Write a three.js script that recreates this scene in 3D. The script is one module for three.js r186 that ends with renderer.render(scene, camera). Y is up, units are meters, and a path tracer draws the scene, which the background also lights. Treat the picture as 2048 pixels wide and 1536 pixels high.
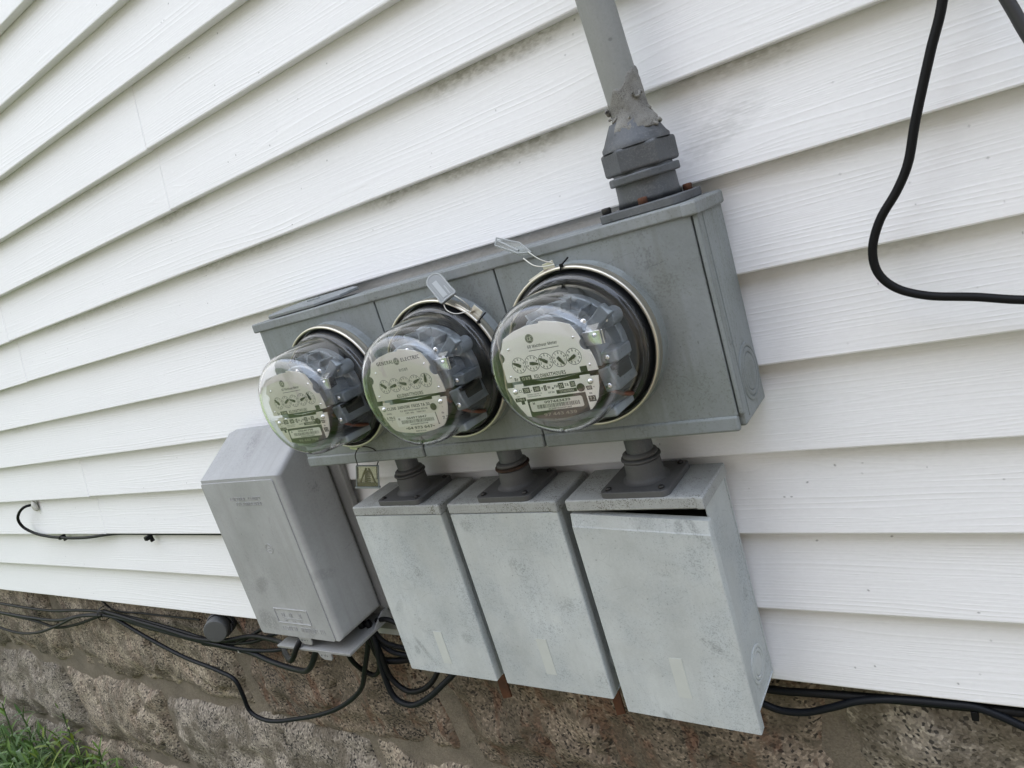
import * as THREE from 'three';
import { RoundedBoxGeometry } from 'three/addons/geometries/RoundedBoxGeometry.js';
import { mergeGeometries } from 'three/addons/utils/BufferGeometryUtils.js';

// ---------------------------------------------------------------- camera, sky, sun, exposure
const scene = new THREE.Scene();
const renderer = new THREE.WebGLRenderer({ antialias: true });
renderer.setSize(1024, 768);
renderer.toneMapping = THREE.LinearToneMapping;
renderer.toneMappingExposure = 2.55;
renderer.shadowMap.enabled = true;

const camera = new THREE.PerspectiveCamera(57.133, 1024 / 768, 0.02, 200);
camera.position.set(0.2178, 0.62185, 0.74052);
camera.quaternion.setFromRotationMatrix(new THREE.Matrix4().makeBasis(
  new THREE.Vector3(0.80927751, -0.28857083, -0.51166081),
  new THREE.Vector3(0.12181575, 0.93452844, -0.33439125),
  new THREE.Vector3(0.57465715, 0.20828698, 0.79144532)));
scene.add(camera);

const SUN = new THREE.Vector3(-0.22, 0.86, -0.46).normalize();   // behind the house: the wall stands in open shade
const sun = new THREE.DirectionalLight(0xfff1de, 2.6);
sun.position.copy(SUN).multiplyScalar(25);
sun.shadow.radius = 1.5;
sun.castShadow = true;
sun.shadow.mapSize.set(2048, 2048);
Object.assign(sun.shadow.camera, { left: -14, right: 14, top: 14, bottom: -14, near: 0.5, far: 60 });
scene.add(sun, sun.target);

// ---------------------------------------------------------------- noise and texture helpers
function rng(seed) { let a = seed >>> 0; return () => { a = (a + 0x6D2B79F5) | 0; let t = Math.imul(a ^ (a >>> 15), 1 | a); t = (t + Math.imul(t ^ (t >>> 7), 61 | t)) ^ t; return ((t ^ (t >>> 14)) >>> 0) / 4294967296; }; }
const clamp = (x, a = 0, b = 1) => Math.min(b, Math.max(a, x));
const sstep = (a, b, x) => { const t = clamp((x - a) / (b - a)); return t * t * (3 - 2 * t); };
const lerp = (a, b, t) => a + (b - a) * t;
function noiseGrid(w, h, cx, cy, seed) {           // tileable value noise
  const r = rng(seed), L = new Float32Array(cx * cy); for (let i = 0; i < L.length; i++) L[i] = r();
  const out = new Float32Array(w * h), xi = new Int32Array(w), xj = new Int32Array(w), xf = new Float32Array(w);
  for (let x = 0; x < w; x++) { const f = x / w * cx, i = Math.floor(f), t = f - i; xi[x] = i % cx; xj[x] = (i + 1) % cx; xf[x] = t * t * (3 - 2 * t); }
  for (let y = 0; y < h; y++) {
    const f = y / h * cy, j = Math.floor(f), t = f - j, ty = t * t * (3 - 2 * t), a = (j % cy) * cx, b = ((j + 1) % cy) * cx;
    for (let x = 0; x < w; x++) { const p = L[a + xi[x]], q = L[a + xj[x]], s = L[b + xi[x]], u = L[b + xj[x]]; const m = p + (q - p) * xf[x], n = s + (u - s) * xf[x]; out[y * w + x] = m + (n - m) * ty; }
  }
  return out;
}
function fbm(w, h, cx, cy, oct, seed, gain = 0.5) {
  const out = new Float32Array(w * h); let amp = 1, tot = 0;
  for (let o = 0; o < oct; o++) { const g = noiseGrid(w, h, Math.min(cx << o, w), Math.min(cy << o, h), seed + o * 101); for (let i = 0; i < out.length; i++) out[i] += g[i] * amp; tot += amp; amp *= gain; }
  for (let i = 0; i < out.length; i++) out[i] /= tot;
  return out;
}
const toS = (v) => { v = clamp(v); return 255 * (v <= 0.0031308 ? v * 12.92 : 1.055 * Math.pow(v, 1 / 2.4) - 0.055); };
function tex(w, h, fn, { srgb = true, aniso = 8 } = {}) {   // fn(i, x, y, c) fills c with linear rgb 0..1 (or data when srgb is false)
  const d = new Uint8Array(w * h * 4), c = [0, 0, 0];
  for (let y = 0, i = 0; y < h; y++) for (let x = 0; x < w; x++, i++) {
    fn(i, x, y, c);
    for (let k = 0; k < 3; k++) d[i * 4 + k] = srgb ? toS(c[k]) : clamp(c[k]) * 255;
    d[i * 4 + 3] = 255;
  }
  const t = new THREE.DataTexture(d, w, h); t.wrapS = t.wrapT = THREE.RepeatWrapping; t.magFilter = THREE.LinearFilter; t.minFilter = THREE.LinearMipmapLinearFilter; t.generateMipmaps = true; t.anisotropy = aniso;
  if (srgb) t.colorSpace = THREE.SRGBColorSpace; t.needsUpdate = true; return t;
}
const stamp = (arr, w, h, cx, cy, rx, ry, val, ang = 0) => {    // soft blob added to a grid (wraps)
  const R = Math.ceil(Math.max(rx, ry)), ca = Math.cos(ang), sa = Math.sin(ang);
  for (let dy = -R; dy <= R; dy++) for (let dx = -R; dx <= R; dx++) {
    const u = (dx * ca + dy * sa) / rx, v = (-dx * sa + dy * ca) / ry, q = u * u + v * v; if (q > 1) continue;
    const x = ((Math.round(cx) + dx) % w + w) % w, y = ((Math.round(cy) + dy) % h + h) % h; arr[y * w + x] = Math.max(arr[y * w + x], val * (1 - q * q));
  }
};

// sky: pale broken cloud over thin blue, one formula for the whole dome
{
  const w = 512, h = 256, d = new Float32Array(w * h * 4), n = fbm(w, h, 6, 5, 5, 71), m = fbm(w, h, 3, 3, 4, 77);
  for (let y = 0; y < h; y++) for (let x = 0; x < w; x++) {
    const el = (y + 0.5) / h * Math.PI - Math.PI / 2, s = Math.max(0, Math.sin(el)), i = y * w + x;     // row 0 is the nadir
    const cl = sstep(0.34, 0.62, n[i] * 0.6 + m[i] * 0.4);
    const hz = Math.pow(1 - s, 3);
    const sky = [lerp(0.52, 0.86, hz), lerp(0.66, 0.90, hz), lerp(0.94, 0.96, hz)], cloud = [1.0, 0.988, 0.972];
    for (let k = 0; k < 3; k++) d[i * 4 + k] = lerp(sky[k], cloud[k], 0.25 + 0.6 * cl) * (0.24 + 1.35 * s);
    d[i * 4 + 3] = 1;
  }
  const t = new THREE.DataTexture(d, w, h, THREE.RGBAFormat, THREE.FloatType); t.mapping = THREE.EquirectangularReflectionMapping; t.magFilter = t.minFilter = THREE.LinearFilter; t.wrapS = THREE.RepeatWrapping; t.needsUpdate = true;
  scene.background = t; scene.environment = t;
}

// ---------------------------------------------------------------- geometry helpers
const V = (x, y, z) => new THREE.Vector3(x, y, z);
function clean(g) { g = g.index ? g.toNonIndexed() : g; for (const k of Object.keys(g.attributes)) if (!['position', 'normal', 'uv', 'color'].includes(k)) g.deleteAttribute(k); return g; }
function boxUV(g, size, ou = 0, ov = 0) {          // uv in metres / size, projected along each face's main axis
  g = clean(g); const p = g.attributes.position, uv = new Float32Array(p.count * 2), a = V(), b = V(), c = V(), n = V();
  for (let i = 0; i < p.count; i += 3) {
    a.fromBufferAttribute(p, i); b.fromBufferAttribute(p, i + 1); c.fromBufferAttribute(p, i + 2); n.crossVectors(b.clone().sub(a), c.clone().sub(a));
    const ax = Math.abs(n.x), ay = Math.abs(n.y), az = Math.abs(n.z);
    for (let k = 0; k < 3; k++) { const q = [a, b, c][k]; let u, v; if (az >= ax && az >= ay) { u = q.x; v = q.y; } else if (ax >= ay) { u = q.z + 0.37; v = q.y; } else { u = q.x; v = q.z + 0.61; } uv[(i + k) * 2] = u / size + ou; uv[(i + k) * 2 + 1] = v / size + ov; }
  }
  g.setAttribute('uv', new THREE.BufferAttribute(uv, 2)); return g;
}
const span = (x0, x1, y0, y1, z0, z1, r = 0.0015, seg = 2) => { const w = x1 - x0, h = y1 - y0, d = z1 - z0; return new RoundedBoxGeometry(w, h, d, seg, Math.min(r, w / 2.1, h / 2.1, d / 2.1)).translate((x0 + x1) / 2, (y0 + y1) / 2, (z0 + z1) / 2); };
const latheZ = (pts, seg = 48, a0 = 0, al = Math.PI * 2) => new THREE.LatheGeometry(pts.map(([r, z]) => new THREE.Vector2(r, z)), seg, a0, al).rotateX(Math.PI / 2);
const latheY = (pts, seg = 40) => new THREE.LatheGeometry(pts.map(([r, y]) => new THREE.Vector2(r, y)), seg);
const tube = (pts, r, n = 0, rs = 8, closed = false) => { const c = new THREE.CatmullRomCurve3(pts.map((p) => p.isVector3 ? p : V(...p)), closed, 'centripetal'); return new THREE.TubeGeometry(c, n || Math.max(12, pts.length * 8), r, rs, closed); };
const bar = (a, b, r, rs = 8) => new THREE.TubeGeometry(new THREE.LineCurve3(V(...a), V(...b)), 1, r, rs, false);
const ext = (pts, depth, bev = 0, holes = [], seg = 1) => { const s = new THREE.Shape(pts.map((p) => new THREE.Vector2(...p))); for (const h of holes) s.holes.push(h); return new THREE.ExtrudeGeometry(s, { depth, bevelEnabled: bev > 0, bevelSize: bev, bevelThickness: bev, bevelSegments: seg, curveSegments: 48, bevelOffset: -bev }); };
const used = new Map();
function uniq(n) { const k = used.get(n) ?? 0; used.set(n, k + 1); return k ? `${n}_${String(k).padStart(3, '0')}` : n; }
let uvShift = rng(5);
function M(name, geos, mat, parent, size = 0.5) {   // one named mesh; uv projected in metres unless size is 0
  let list = (Array.isArray(geos) ? geos : [geos]).map(clean);
  if (size) { const a = uvShift(), b = uvShift(); list = list.map((g) => boxUV(g, size, a, b)); }
  const g = list.length > 1 ? mergeGeometries(list.map((q) => { for (const k of Object.keys(q.attributes)) if (!['position', 'normal', 'uv'].includes(k)) q.deleteAttribute(k); return q; })) : list[0];
  const m = new THREE.Mesh(g, mat); m.castShadow = m.receiveShadow = true;
  m.name = parent ? name : uniq(name); (parent ?? scene).add(m); return m;
}
function thing(name, label, category, pos = [0, 0, 0], group) { const o = new THREE.Group(); o.name = uniq(name); o.position.set(...pos); o.userData = { label, category }; if (group) o.userData.group = group; scene.add(o); return o; }
function tag(o, label, category, group) { o.userData = { label, category }; if (group) o.userData.group = group; return o; }
const std = (o) => new THREE.MeshStandardMaterial({ roughness: 0.7, ...o });
const lin = (r, g, b) => new THREE.Color().setRGB(r, g, b);

const N3 = (() => { const S = 64, r = rng(7), L = new Float32Array(S * S * S); for (let i = 0; i < L.length; i++) L[i] = r(); const f = (t) => t * t * (3 - 2 * t);
  const one = (x, y, z) => { const i = Math.floor(x), j = Math.floor(y), k = Math.floor(z), u = f(x - i), v = f(y - j), w = f(z - k), A = (a, b, c) => L[((a & 63) * S + (b & 63)) * S + (c & 63)]; return lerp(lerp(lerp(A(i, j, k), A(i + 1, j, k), u), lerp(A(i, j + 1, k), A(i + 1, j + 1, k), u), v), lerp(lerp(A(i, j, k + 1), A(i + 1, j, k + 1), u), lerp(A(i, j + 1, k + 1), A(i + 1, j + 1, k + 1), u), v), w); };
  return (x, y, z, o = 3) => { let s = 0, a = 1, t = 0; for (let q = 0; q < o; q++) { s += a * one(x + 9.1 * q, y + 3.7 * q, z); t += a; a *= 0.5; x *= 2.03; y *= 2.03; z *= 2.03; } return s / t; }; })();

// ---------------------------------------------------------------- siding
const D = 0.1016;                                    // exposure of one course
const SW = 2048, SH = 1024, ROWS = 8, RH = SH / ROWS, SPAN = 2.0;
const dirtPatches = [ // course, x from, x to, strength
  [6, -0.52, -0.085, 1.0], [6, -0.06, 0.12, 0.75], [7, -0.36, -0.095, 0.95], [7, -0.05, 0.10, 0.6], [7, -0.98, -0.80, 0.75], [7, -0.62, -0.45, 0.45],
  [6, -0.95, -0.6, 0.6], [5, -1.00, -0.70, 0.35], [5, 0.02, 0.2, 0.3], [3, -0.2, 0.1, 0.25], [5, -0.5, -0.1, 0.45], [4, 0.0, 0.22, 0.35], [8, -1.4, -0.9, 0.5], [9, -0.9, -0.5, 0.4], [8, -0.7, -0.2, 0.4], [6, -1.6, -1.1, 0.4], [7, -1.5, -1.15, 0.35], [2, 0.0, 0.2, 0.3], [4, -1.3, -1.1, 0.2], [1, -0.4, -0.2, 0.2], [0, -1.0, -0.6, 0.2], [2, -0.75, -0.6, 0.3]];
const siding = (() => {
  const fine = fbm(SW, SH, 512, 512, 2, 11), mott = fbm(SW, SH, 40, 64, 5, 12, 0.65), grainy = fbm(SW, SH, 256, 256, 3, 13, 0.8), big = fbm(SW, SH, 8, 16, 3, 14);
  const dirt = new Float32Array(SW * SH), spots = new Float32Array(SW * SH), r = rng(31);
  const X = (x) => ((x / SPAN) % 1 + 1) % 1 * SW;
  for (const [c, x0, x1, s] of dirtPatches) {
    const row = c % ROWS, len = (x1 - x0) / SPAN * SW;
    for (let k = 0; k < len; k++) {
      const px = Math.floor(X(x0) + k) % SW, e = sstep(0, 0.25, k / len) * sstep(0, 0.25, 1 - k / len);
      for (let y = 0; y < RH; y++) { const t = y / RH, i = (row * RH + y) * SW + px; const reach = 0.58 + 0.34 * mott[i]; dirt[i] = Math.max(dirt[i], s * e * sstep(reach, reach + 0.26, t)); }
    }
  }
  const put = (c, x, t, rx, ry, v, a = 0) => stamp(spots, SW, SH, X(x), (c % ROWS + t) * RH, rx, ry, v, a);
  for (let k = 0; k < 130; k++) put(Math.floor(r() * 8), -2 + r() * 2.3, 0.1 + 0.85 * r(), 1 + r() * 0.7, 0.9 + r() * 0.6, 0.15 + 0.45 * r(), r() * 3);
  for (const [x, y] of [[0.0, 0.246], [0.02, 0.262], [0.051, 0.279], [-0.008, 0.246], [0.015, 0.185], [0.092, 0.19], [0.06, 0.13], [0.16, 0.112], [0.13, 0.02], [0.05, 0.03], [-0.62, 0.72], [-0.9, 0.65]]) put(Math.floor(y / D), x, (y / D) % 1, 1.6, 1.1, 0.7, x * 40);
  const stain = new Float32Array(SW * SH);           // grey rubbed patch right of the service cable
  stamp(stain, SW, SH, X(0.01), (6 + 0.42) * RH, 62, 26, 0.5, 0.5); stamp(stain, SW, SH, X(-0.01), (6 + 0.62) * RH, 40, 26, 0.3, 0.5);
  const color = tex(SW, SH, (i, x, y, c) => {
    const g = 0.97 + 0.05 * (fine[i] - 0.5) + 0.05 * (big[i] - 0.5), m = mott[i];
    let dd = dirt[i] * sstep(0.24, 0.66, m * 0.55 + grainy[i] * 0.45); dd = clamp(dd * 0.9);
    const st = 0.75 * stain[i] * sstep(0.25, 0.7, grainy[i] * 0.5 + m * 0.5);
    for (let k = 0; k < 3; k++) { let v = [0.80, 0.795, 0.80][k] * g; v = lerp(v, [0.21, 0.195, 0.155][k], dd * 0.85); v = lerp(v, [0.4, 0.4, 0.39][k], st); v = lerp(v, [0.05, 0.045, 0.04][k], spots[i]); c[k] = v; }
  });
  const wav = fbm(SW, SH, 6, 40, 3, 21), wav2 = fbm(SW, SH, 3, 24, 3, 22), amp = fbm(SW, SH, 6, 56, 3, 23), str = fbm(SW, SH, 24, 512, 2, 24);
  const bump = tex(SW, SH, (i, x, y, c) => {
    const row = Math.floor(y / RH), t = (y % RH) / RH;
    const ph = t * (15 + (row * 5) % 7) + (wav[i] - 0.5) * 2.6 + (wav2[i] - 0.5) * 3.4 + row * 1.7;
    const rd = 1 - Math.abs(((ph % 1) + 1) % 1 - 0.5) * 2, ridge = Math.pow(rd, 5) * sstep(0.35, 0.65, amp[i]);
    const ph2 = ph * 2.37 + (wav[i] - 0.5) * 4, r2 = Math.pow(1 - Math.abs(((ph2 % 1) + 1) % 1 - 0.5) * 2, 4) * sstep(0.4, 0.7, 1 - amp[i]);
    c[0] = c[1] = c[2] = 0.3 + 0.45 * ridge + 0.3 * r2 + 0.12 * (str[i] - 0.5);
  }, { srgb: false });
  return new THREE.MeshPhysicalMaterial({ map: color, bumpMap: bump, bumpScale: 0.0007, roughness: 0.5, specularIntensity: 0.6 });
})();
const sidingWall = thing('siding_wall', 'white horizontal vinyl clapboard siding above the granite foundation', 'wall', [-1, 0, 0]);
{
  const prof = [[0.0010, -0.0167], [0, -0.0152], [0, -0.0018], [0.0006, -0.0005], [0.0020, -0.0001], [D * 0.33, -0.0056], [D * 0.66, -0.0113], [D, -0.0170], [D + 0.012, -0.0190], [D + 0.012, -0.0220], [0.014, -0.0185]];
  const plank = (c, x0, x1, lift) => {
    const pos = [], uv = [], n = prof.length, row = c % ROWS, off = Math.floor(c / ROWS) * 0.37 + 0;
    const P = (k, x) => [x + 1, c * D + prof[k][0] - lift * 1.6 + 0.0016 * (N3(x * 1.7 + 40, c * 3.1, 3, 2) - 0.5), prof[k][1] + lift + 0.0022 * (N3(x * 1.9 + 60, c * 2.3, 9, 2) - 0.5)], T = (k, x) => [x / SPAN + off, (row + clamp(prof[k][0] / D, 0.03, 0.97)) / ROWS];
    const quad = (a, b, xa, xb) => { pos.push(...P(a, xa), ...P(b, xb), ...P(b, xa), ...P(a, xa), ...P(a, xb), ...P(b, xb)); uv.push(...T(a, xa), ...T(b, xb), ...T(b, xa), ...T(a, xa), ...T(a, xb), ...T(b, xb)); };
    const segs = Math.max(1, Math.round((x1 - x0) / 0.2));
    for (let q = 0; q < segs; q++) for (let k = 0; k < n; k++) quad(k, (k + 1) % n, lerp(x0, x1, q / segs), lerp(x0, x1, (q + 1) / segs));
    for (const [x, f] of [[x0, 1], [x1, 0]]) for (let k = 1; k < n - 1; k++) { const t = f ? [0, k, k + 1] : [0, k + 1, k]; for (const q of t) { pos.push(...P(q, x)); uv.push(...T(q, x)); } }
    const g = new THREE.BufferGeometry(); g.setAttribute('position', new THREE.Float32BufferAttribute(pos, 3)); g.setAttribute('uv', new THREE.Float32BufferAttribute(uv, 2)); g.computeVertexNormals();
    M('siding_plank', g, siding, sidingWall, 0);
  };
  const joint = { 2: -1.66, 3: -1.66, 6: -1.705, 7: -1.705, 8: -0.914, 9: -0.914, 0: -3.1, 1: -3.1, 4: 0.9, 5: 0.9, 10: -2.6, 11: -2.6 };
  for (let c = 0; c < 24; c++) { const j = joint[c] ?? (((c >> 1) * 1.13) % 3.2) - 2.6; plank(c, -6, j + 0.025, 0.0007); plank(c, j, 3, 0); }
  M('sheathing', span(-5, 4, -0.02, 24 * D + 0.05, -0.14, -0.0245), std({ color: lin(0.25, 0.2, 0.14) }), sidingWall);
  M('starter_strip', span(-5, 4, 0.004, 0.012, -0.0240, -0.0172, 0.0005), std({ color: lin(0.3, 0.3, 0.3) }), sidingWall);
}

// ---------------------------------------------------------------- granite foundation
function granite(seed, tint, rust) {
  const w = 1024, h = 1024, r = rng(seed), cells = 104, pts = [];
  for (let j = 0; j < cells; j++) for (let i = 0; i < cells; i++) pts.push([(i + r()) * w / cells, (j + r()) * h / cells, r(), r()]);
  const big = fbm(w, h, 5, 5, 4, seed + 3), rs = fbm(w, h, 14, 5, 5, seed + 4, 0.6), f = fbm(w, h, 128, 128, 3, seed + 5, 0.7), warp = fbm(w, h, 80, 80, 2, seed + 6), moss = fbm(w, h, 7, 7, 5, seed + 8, 0.65);
  const H = new Float32Array(w * h), cs = w / cells;
  const color = tex(w, h, (i, x, y, c) => {
    const xx = x + (warp[i] - 0.5) * 6, yy = y + (warp[(i + 5171) % (w * h)] - 0.5) * 6, ci = Math.floor(xx / cs), cj = Math.floor(yy / cs); let best = 1e9, g = null;
    for (let dj = -1; dj <= 1; dj++) for (let di = -1; di <= 1; di++) { const a = ((ci + di) % cells + cells) % cells, b = ((cj + dj) % cells + cells) % cells, p = pts[b * cells + a]; let dx = Math.abs(p[0] - xx), dy = Math.abs(p[1] - yy); dx = Math.min(dx, Math.abs(w - dx)); dy = Math.min(dy, Math.abs(h - dy)); const q = dx * dx + dy * dy; if (q < best) { best = q; g = p; } }
    const k = g[2] + (big[i] - 0.5) * 0.35, v = (0.82 + 0.36 * g[3]) * (0.62 + 0.76 * big[i]);
    let col = k < 0.15 ? [0.038, 0.033, 0.028] : k < 0.5 ? [0.158, 0.134, 0.106] : k < 0.82 ? [0.215, 0.182, 0.143] : [0.30, 0.258, 0.205];
    const ru = rust * sstep(0.5, 0.66, rs[i]) , mo = 0.7 * sstep(0.46, 0.68, moss[i]);
    for (let q = 0; q < 3; q++) { let m = col[q] * v * tint[q] * (0.8 + 0.4 * f[i]); m = lerp(m, [0.115, 0.05, 0.028][q] * (0.5 + g[2]), ru * 0.9); m = lerp(m, [0.105, 0.085, 0.06][q] * (0.6 + 0.8 * f[i]), mo); c[q] = m; }
    H[i] = 0.25 + (k < 0.2 ? 0 : 0.3) + 0.2 * g[3] + 0.3 * f[i];
  });
  const bump = tex(w, h, (i, x, y, c) => { c[0] = c[1] = c[2] = H[i]; }, { srgb: false });
  return std({ map: color, bumpMap: bump, bumpScale: 0.003, roughness: 0.92 });
}
const gran = [granite(41, [1.28, 1.26, 1.22], 0.25), granite(57, [1.16, 1.18, 1.22], 0.0), granite(83, [0.95, 0.88, 0.84], 0.7)];
const mortarMat = (() => {
  const w = 512, n = fbm(w, w, 6, 6, 6, 91, 0.6), f = fbm(w, w, 160, 160, 2, 92);
  return std({ map: tex(w, w, (i, x, y, c) => { const v = 0.5 + 0.75 * n[i] + 0.6 * (f[i] - 0.5); c[0] = 0.185 * v; c[1] = 0.155 * v; c[2] = 0.118 * v; }), bumpMap: tex(w, w, (i, x, y, c) => { c[0] = c[1] = c[2] = 0.5 * n[i] + 0.5 * f[i]; }, { srgb: false }), bumpScale: 0.003, roughness: 0.95 });
})();
const foundation = thing('granite_foundation', 'rough granite block foundation with wide mortar joints under the white siding', 'foundation', [-1, -1, 0]);
{
  const stone = (xa, xb, ya, yb, seed, mat, sl = 0, sr = 0) => { const x0 = xa - 0.013, x1 = xb + 0.013, y0 = ya - 0.016, y1 = yb + 0.014;  // rock-faced block, edges wander, face swells from the joints
    const nx = Math.min(110, Math.max(24, Math.round((x1 - x0) / 0.011))), ny = Math.max(16, Math.round((y1 - y0) / 0.011)), pos = [], uv = [], idx = [];
    for (let j = 0; j <= ny; j++) for (let i = 0; i <= nx; i++) {
      const u = i / nx, v = j / ny, ed = Math.min(u * (x1 - x0), (1 - u) * (x1 - x0), v * (y1 - y0), (1 - v) * (y1 - y0));
      let x = lerp(x0 + sl * (1 - v), x1 + sr * (1 - v), u), y = lerp(y0, y1, v);
      x += (N3(x * 7, y * 7, seed, 4) - 0.5) * 0.07; y += (N3(x * 6, y * 6, seed + 20, 4) - 0.5) * 0.06;
      const lump = N3(x * 4.5, y * 5.5, seed + 3, 4), chip = N3(x * 17, y * 19, seed + 5, 3), facet = Math.abs(N3(x * 6, y * 7, seed + 9, 3) - 0.5), crack = Math.abs(N3(x * 5 + y * 2, y * 2.2, seed + 15, 3) - 0.5);
      const z = -0.066 + 0.022 * sstep(-0.004, 0.030, ed + 0.03 * (chip - 0.5)) + 0.030 * sstep(0, 0.10, ed) * (0.25 + lump) + 0.017 * (chip - 0.5) * sstep(0, 0.02, ed) - 0.062 * facet * sstep(0.0, 0.05, ed) - 0.013 * (1 - sstep(0.0, 0.012, crack)) * sstep(0.02, 0.06, ed);
      pos.push(x + 1, y + 1, Math.min(z, -0.019)); uv.push(x / 0.36 + seed * 0.13, y / 0.36 + seed * 0.29);
    }
    for (let j = 0; j < ny; j++) for (let i = 0; i < nx; i++) { const a = j * (nx + 1) + i; idx.push(a, a + 1, a + nx + 2, a, a + nx + 2, a + nx + 1); }
    const g = new THREE.BufferGeometry(); g.setAttribute('position', new THREE.Float32BufferAttribute(pos, 3)); g.setAttribute('uv', new THREE.Float32BufferAttribute(uv, 2)); g.setIndex(idx); g.computeVertexNormals();
    M('granite_block', g, mat, foundation, 0);
  };
  const top = 0.03;
  stone(-3.5, -2.36, -0.285, top, 1, gran[0], 0, 0.03); stone(-2.30, -1.42, -0.295, top, 2, gran[0], 0.02, 0.0); stone(-1.35, -0.735, -0.300, top, 3, gran[2], 0.03, 0.0); stone(-0.675, -0.038, -0.31, top, 4, gran[2], -0.015, 0); stone(0.008, 0.75, -0.30, top, 5, gran[1], -0.004, 0); stone(0.8, 1.7, -0.3, top, 6, gran[0]); stone(1.75, 3, -0.31, top, 7, gran[1]);
  stone(-4.7, -3.56, -0.30, top, 8, gran[1]); stone(-5.9, -4.76, -0.30, top, 9, gran[0]);
  stone(-3.2, -2.50, -0.60, -0.320, 10, gran[1]); stone(-2.47, -1.89, -0.60, -0.335, 11, gran[0]); stone(-1.86, -1.00, -0.61, -0.340, 12, gran[1], -0.02); stone(-0.97, -0.3, -0.6, -0.345, 13, gran[0]); stone(-0.24, 0.6, -0.6, -0.36, 14, gran[2]); stone(0.66, 1.6, -0.6, -0.36, 15, gran[1]); stone(1.66, 3, -0.6, -0.36, 16, gran[0]); stone(-4.5, -3.26, -0.59, -0.36, 17, gran[0]); stone(-5.9, -4.56, -0.59, -0.36, 18, gran[1]);
  stone(-3.7, -2.74, -1.02, -0.625, 19, gran[1]); stone(-2.68, -1.95, -1.02, -0.63, 20, gran[0]); stone(-1.89, -1.2, -1.02, -0.635, 21, gran[1]); stone(-1.14, -0.2, -1.02, -0.635, 22, gran[0]); stone(-0.14, 0.8, -1.02, -0.635, 23, gran[1]); stone(0.86, 2, -1.02, -0.635, 24, gran[0]); stone(-4.9, -3.76, -1.02, -0.63, 25, gran[0]); stone(2.06, 3, -1.02, -0.635, 26, gran[2]); stone(-5.9, -4.96, -1.02, -0.63, 27, gran[1]);
  const nx = 420, ny = 60, g = new THREE.PlaneGeometry(9, 1.08, nx, ny), p = g.attributes.position, uv = g.attributes.uv;
  for (let i = 0; i < p.count; i++) { const x = p.getX(i) - 1.5, y = p.getY(i) - 0.5; p.setXYZ(i, x + 1, y + 1, -0.057 + 0.020 * (N3(x * 5, y * 7, 44, 4) - 0.5) + 0.006 * (N3(x * 30, y * 30, 48, 2) - 0.5)); uv.setXY(i, x / 0.3, y / 0.3); }
  g.computeVertexNormals(); M('mortar', g, mortarMat, foundation, 0);
  M('wall_core', span(-5, 4, 0, 1.04, -0.3, -0.085), mortarMat, foundation);
}

// ---------------------------------------------------------------- ground
const lawnTex = (() => { const w = 512, n = fbm(w, w, 8, 8, 6, 61, 0.6), f = fbm(w, w, 200, 200, 2, 62); return tex(w, w, (i, x, y, c) => { const v = 0.5 + 0.7 * n[i] + 0.5 * (f[i] - 0.5); c[0] = 0.075 * v; c[1] = 0.125 * v; c[2] = 0.03 * v; }); })();
{
  const g = new THREE.PlaneGeometry(120, 120, 60, 60).rotateX(-Math.PI / 2); const uv = g.attributes.uv; for (let i = 0; i < uv.count; i++) uv.setXY(i, uv.getX(i) * 60, uv.getY(i) * 60);
  const m = M('lawn', g, std({ map: lawnTex, roughness: 0.95 }), null, 0); m.position.y = -0.85; m.userData = { kind: 'structure' };
}

{
  const w = 512, n = fbm(w, w, 6, 6, 5, 65, 0.6), f = fbm(w, w, 180, 180, 3, 66, 0.8);
  const t = tex(w, w, (i, x, y, c) => { const v = 0.75 + 0.3 * n[i] + 0.5 * (f[i] - 0.5); c[0] = 0.22 * v; c[1] = 0.19 * v; c[2] = 0.15 * v; });
  const g = new THREE.PlaneGeometry(40, 3.3, 40, 4).rotateX(-Math.PI / 2), uv = g.attributes.uv; for (let i = 0; i < uv.count; i++) uv.setXY(i, uv.getX(i) * 40, uv.getY(i) * 3.3);
  const m = M('gravel_driveway', g, std({ map: t, roughness: 0.95 }), null, 0); m.position.set(18, -0.844, 2.45); m.userData = { kind: 'structure' };
}
{ // the house's own eave: it keeps the sun off this wall
  const t = thing('house_roof', 'dark shingled roof eave of the house above the white siding', 'roof', [-1.5, 2.44, 0]);
  M('soffit', span(-4.7, 4.7, 0.052, 0.068, -0.14, 0.12, 0.002), std({ color: lin(0.7, 0.7, 0.68) }), t);
  M('fascia', span(-4.7, 4.7, 0.045, 0.20, 0.12, 0.142, 0.003), std({ color: lin(0.72, 0.72, 0.7) }), t);
  M('roof_slope', new RoundedBoxGeometry(9.6, 0.06, 5.6, 1, 0.02).rotateX(0.5).translate(0, 1.50, -2.33), std({ color: lin(0.07, 0.07, 0.075), roughness: 0.95 }), t);
}

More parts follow.
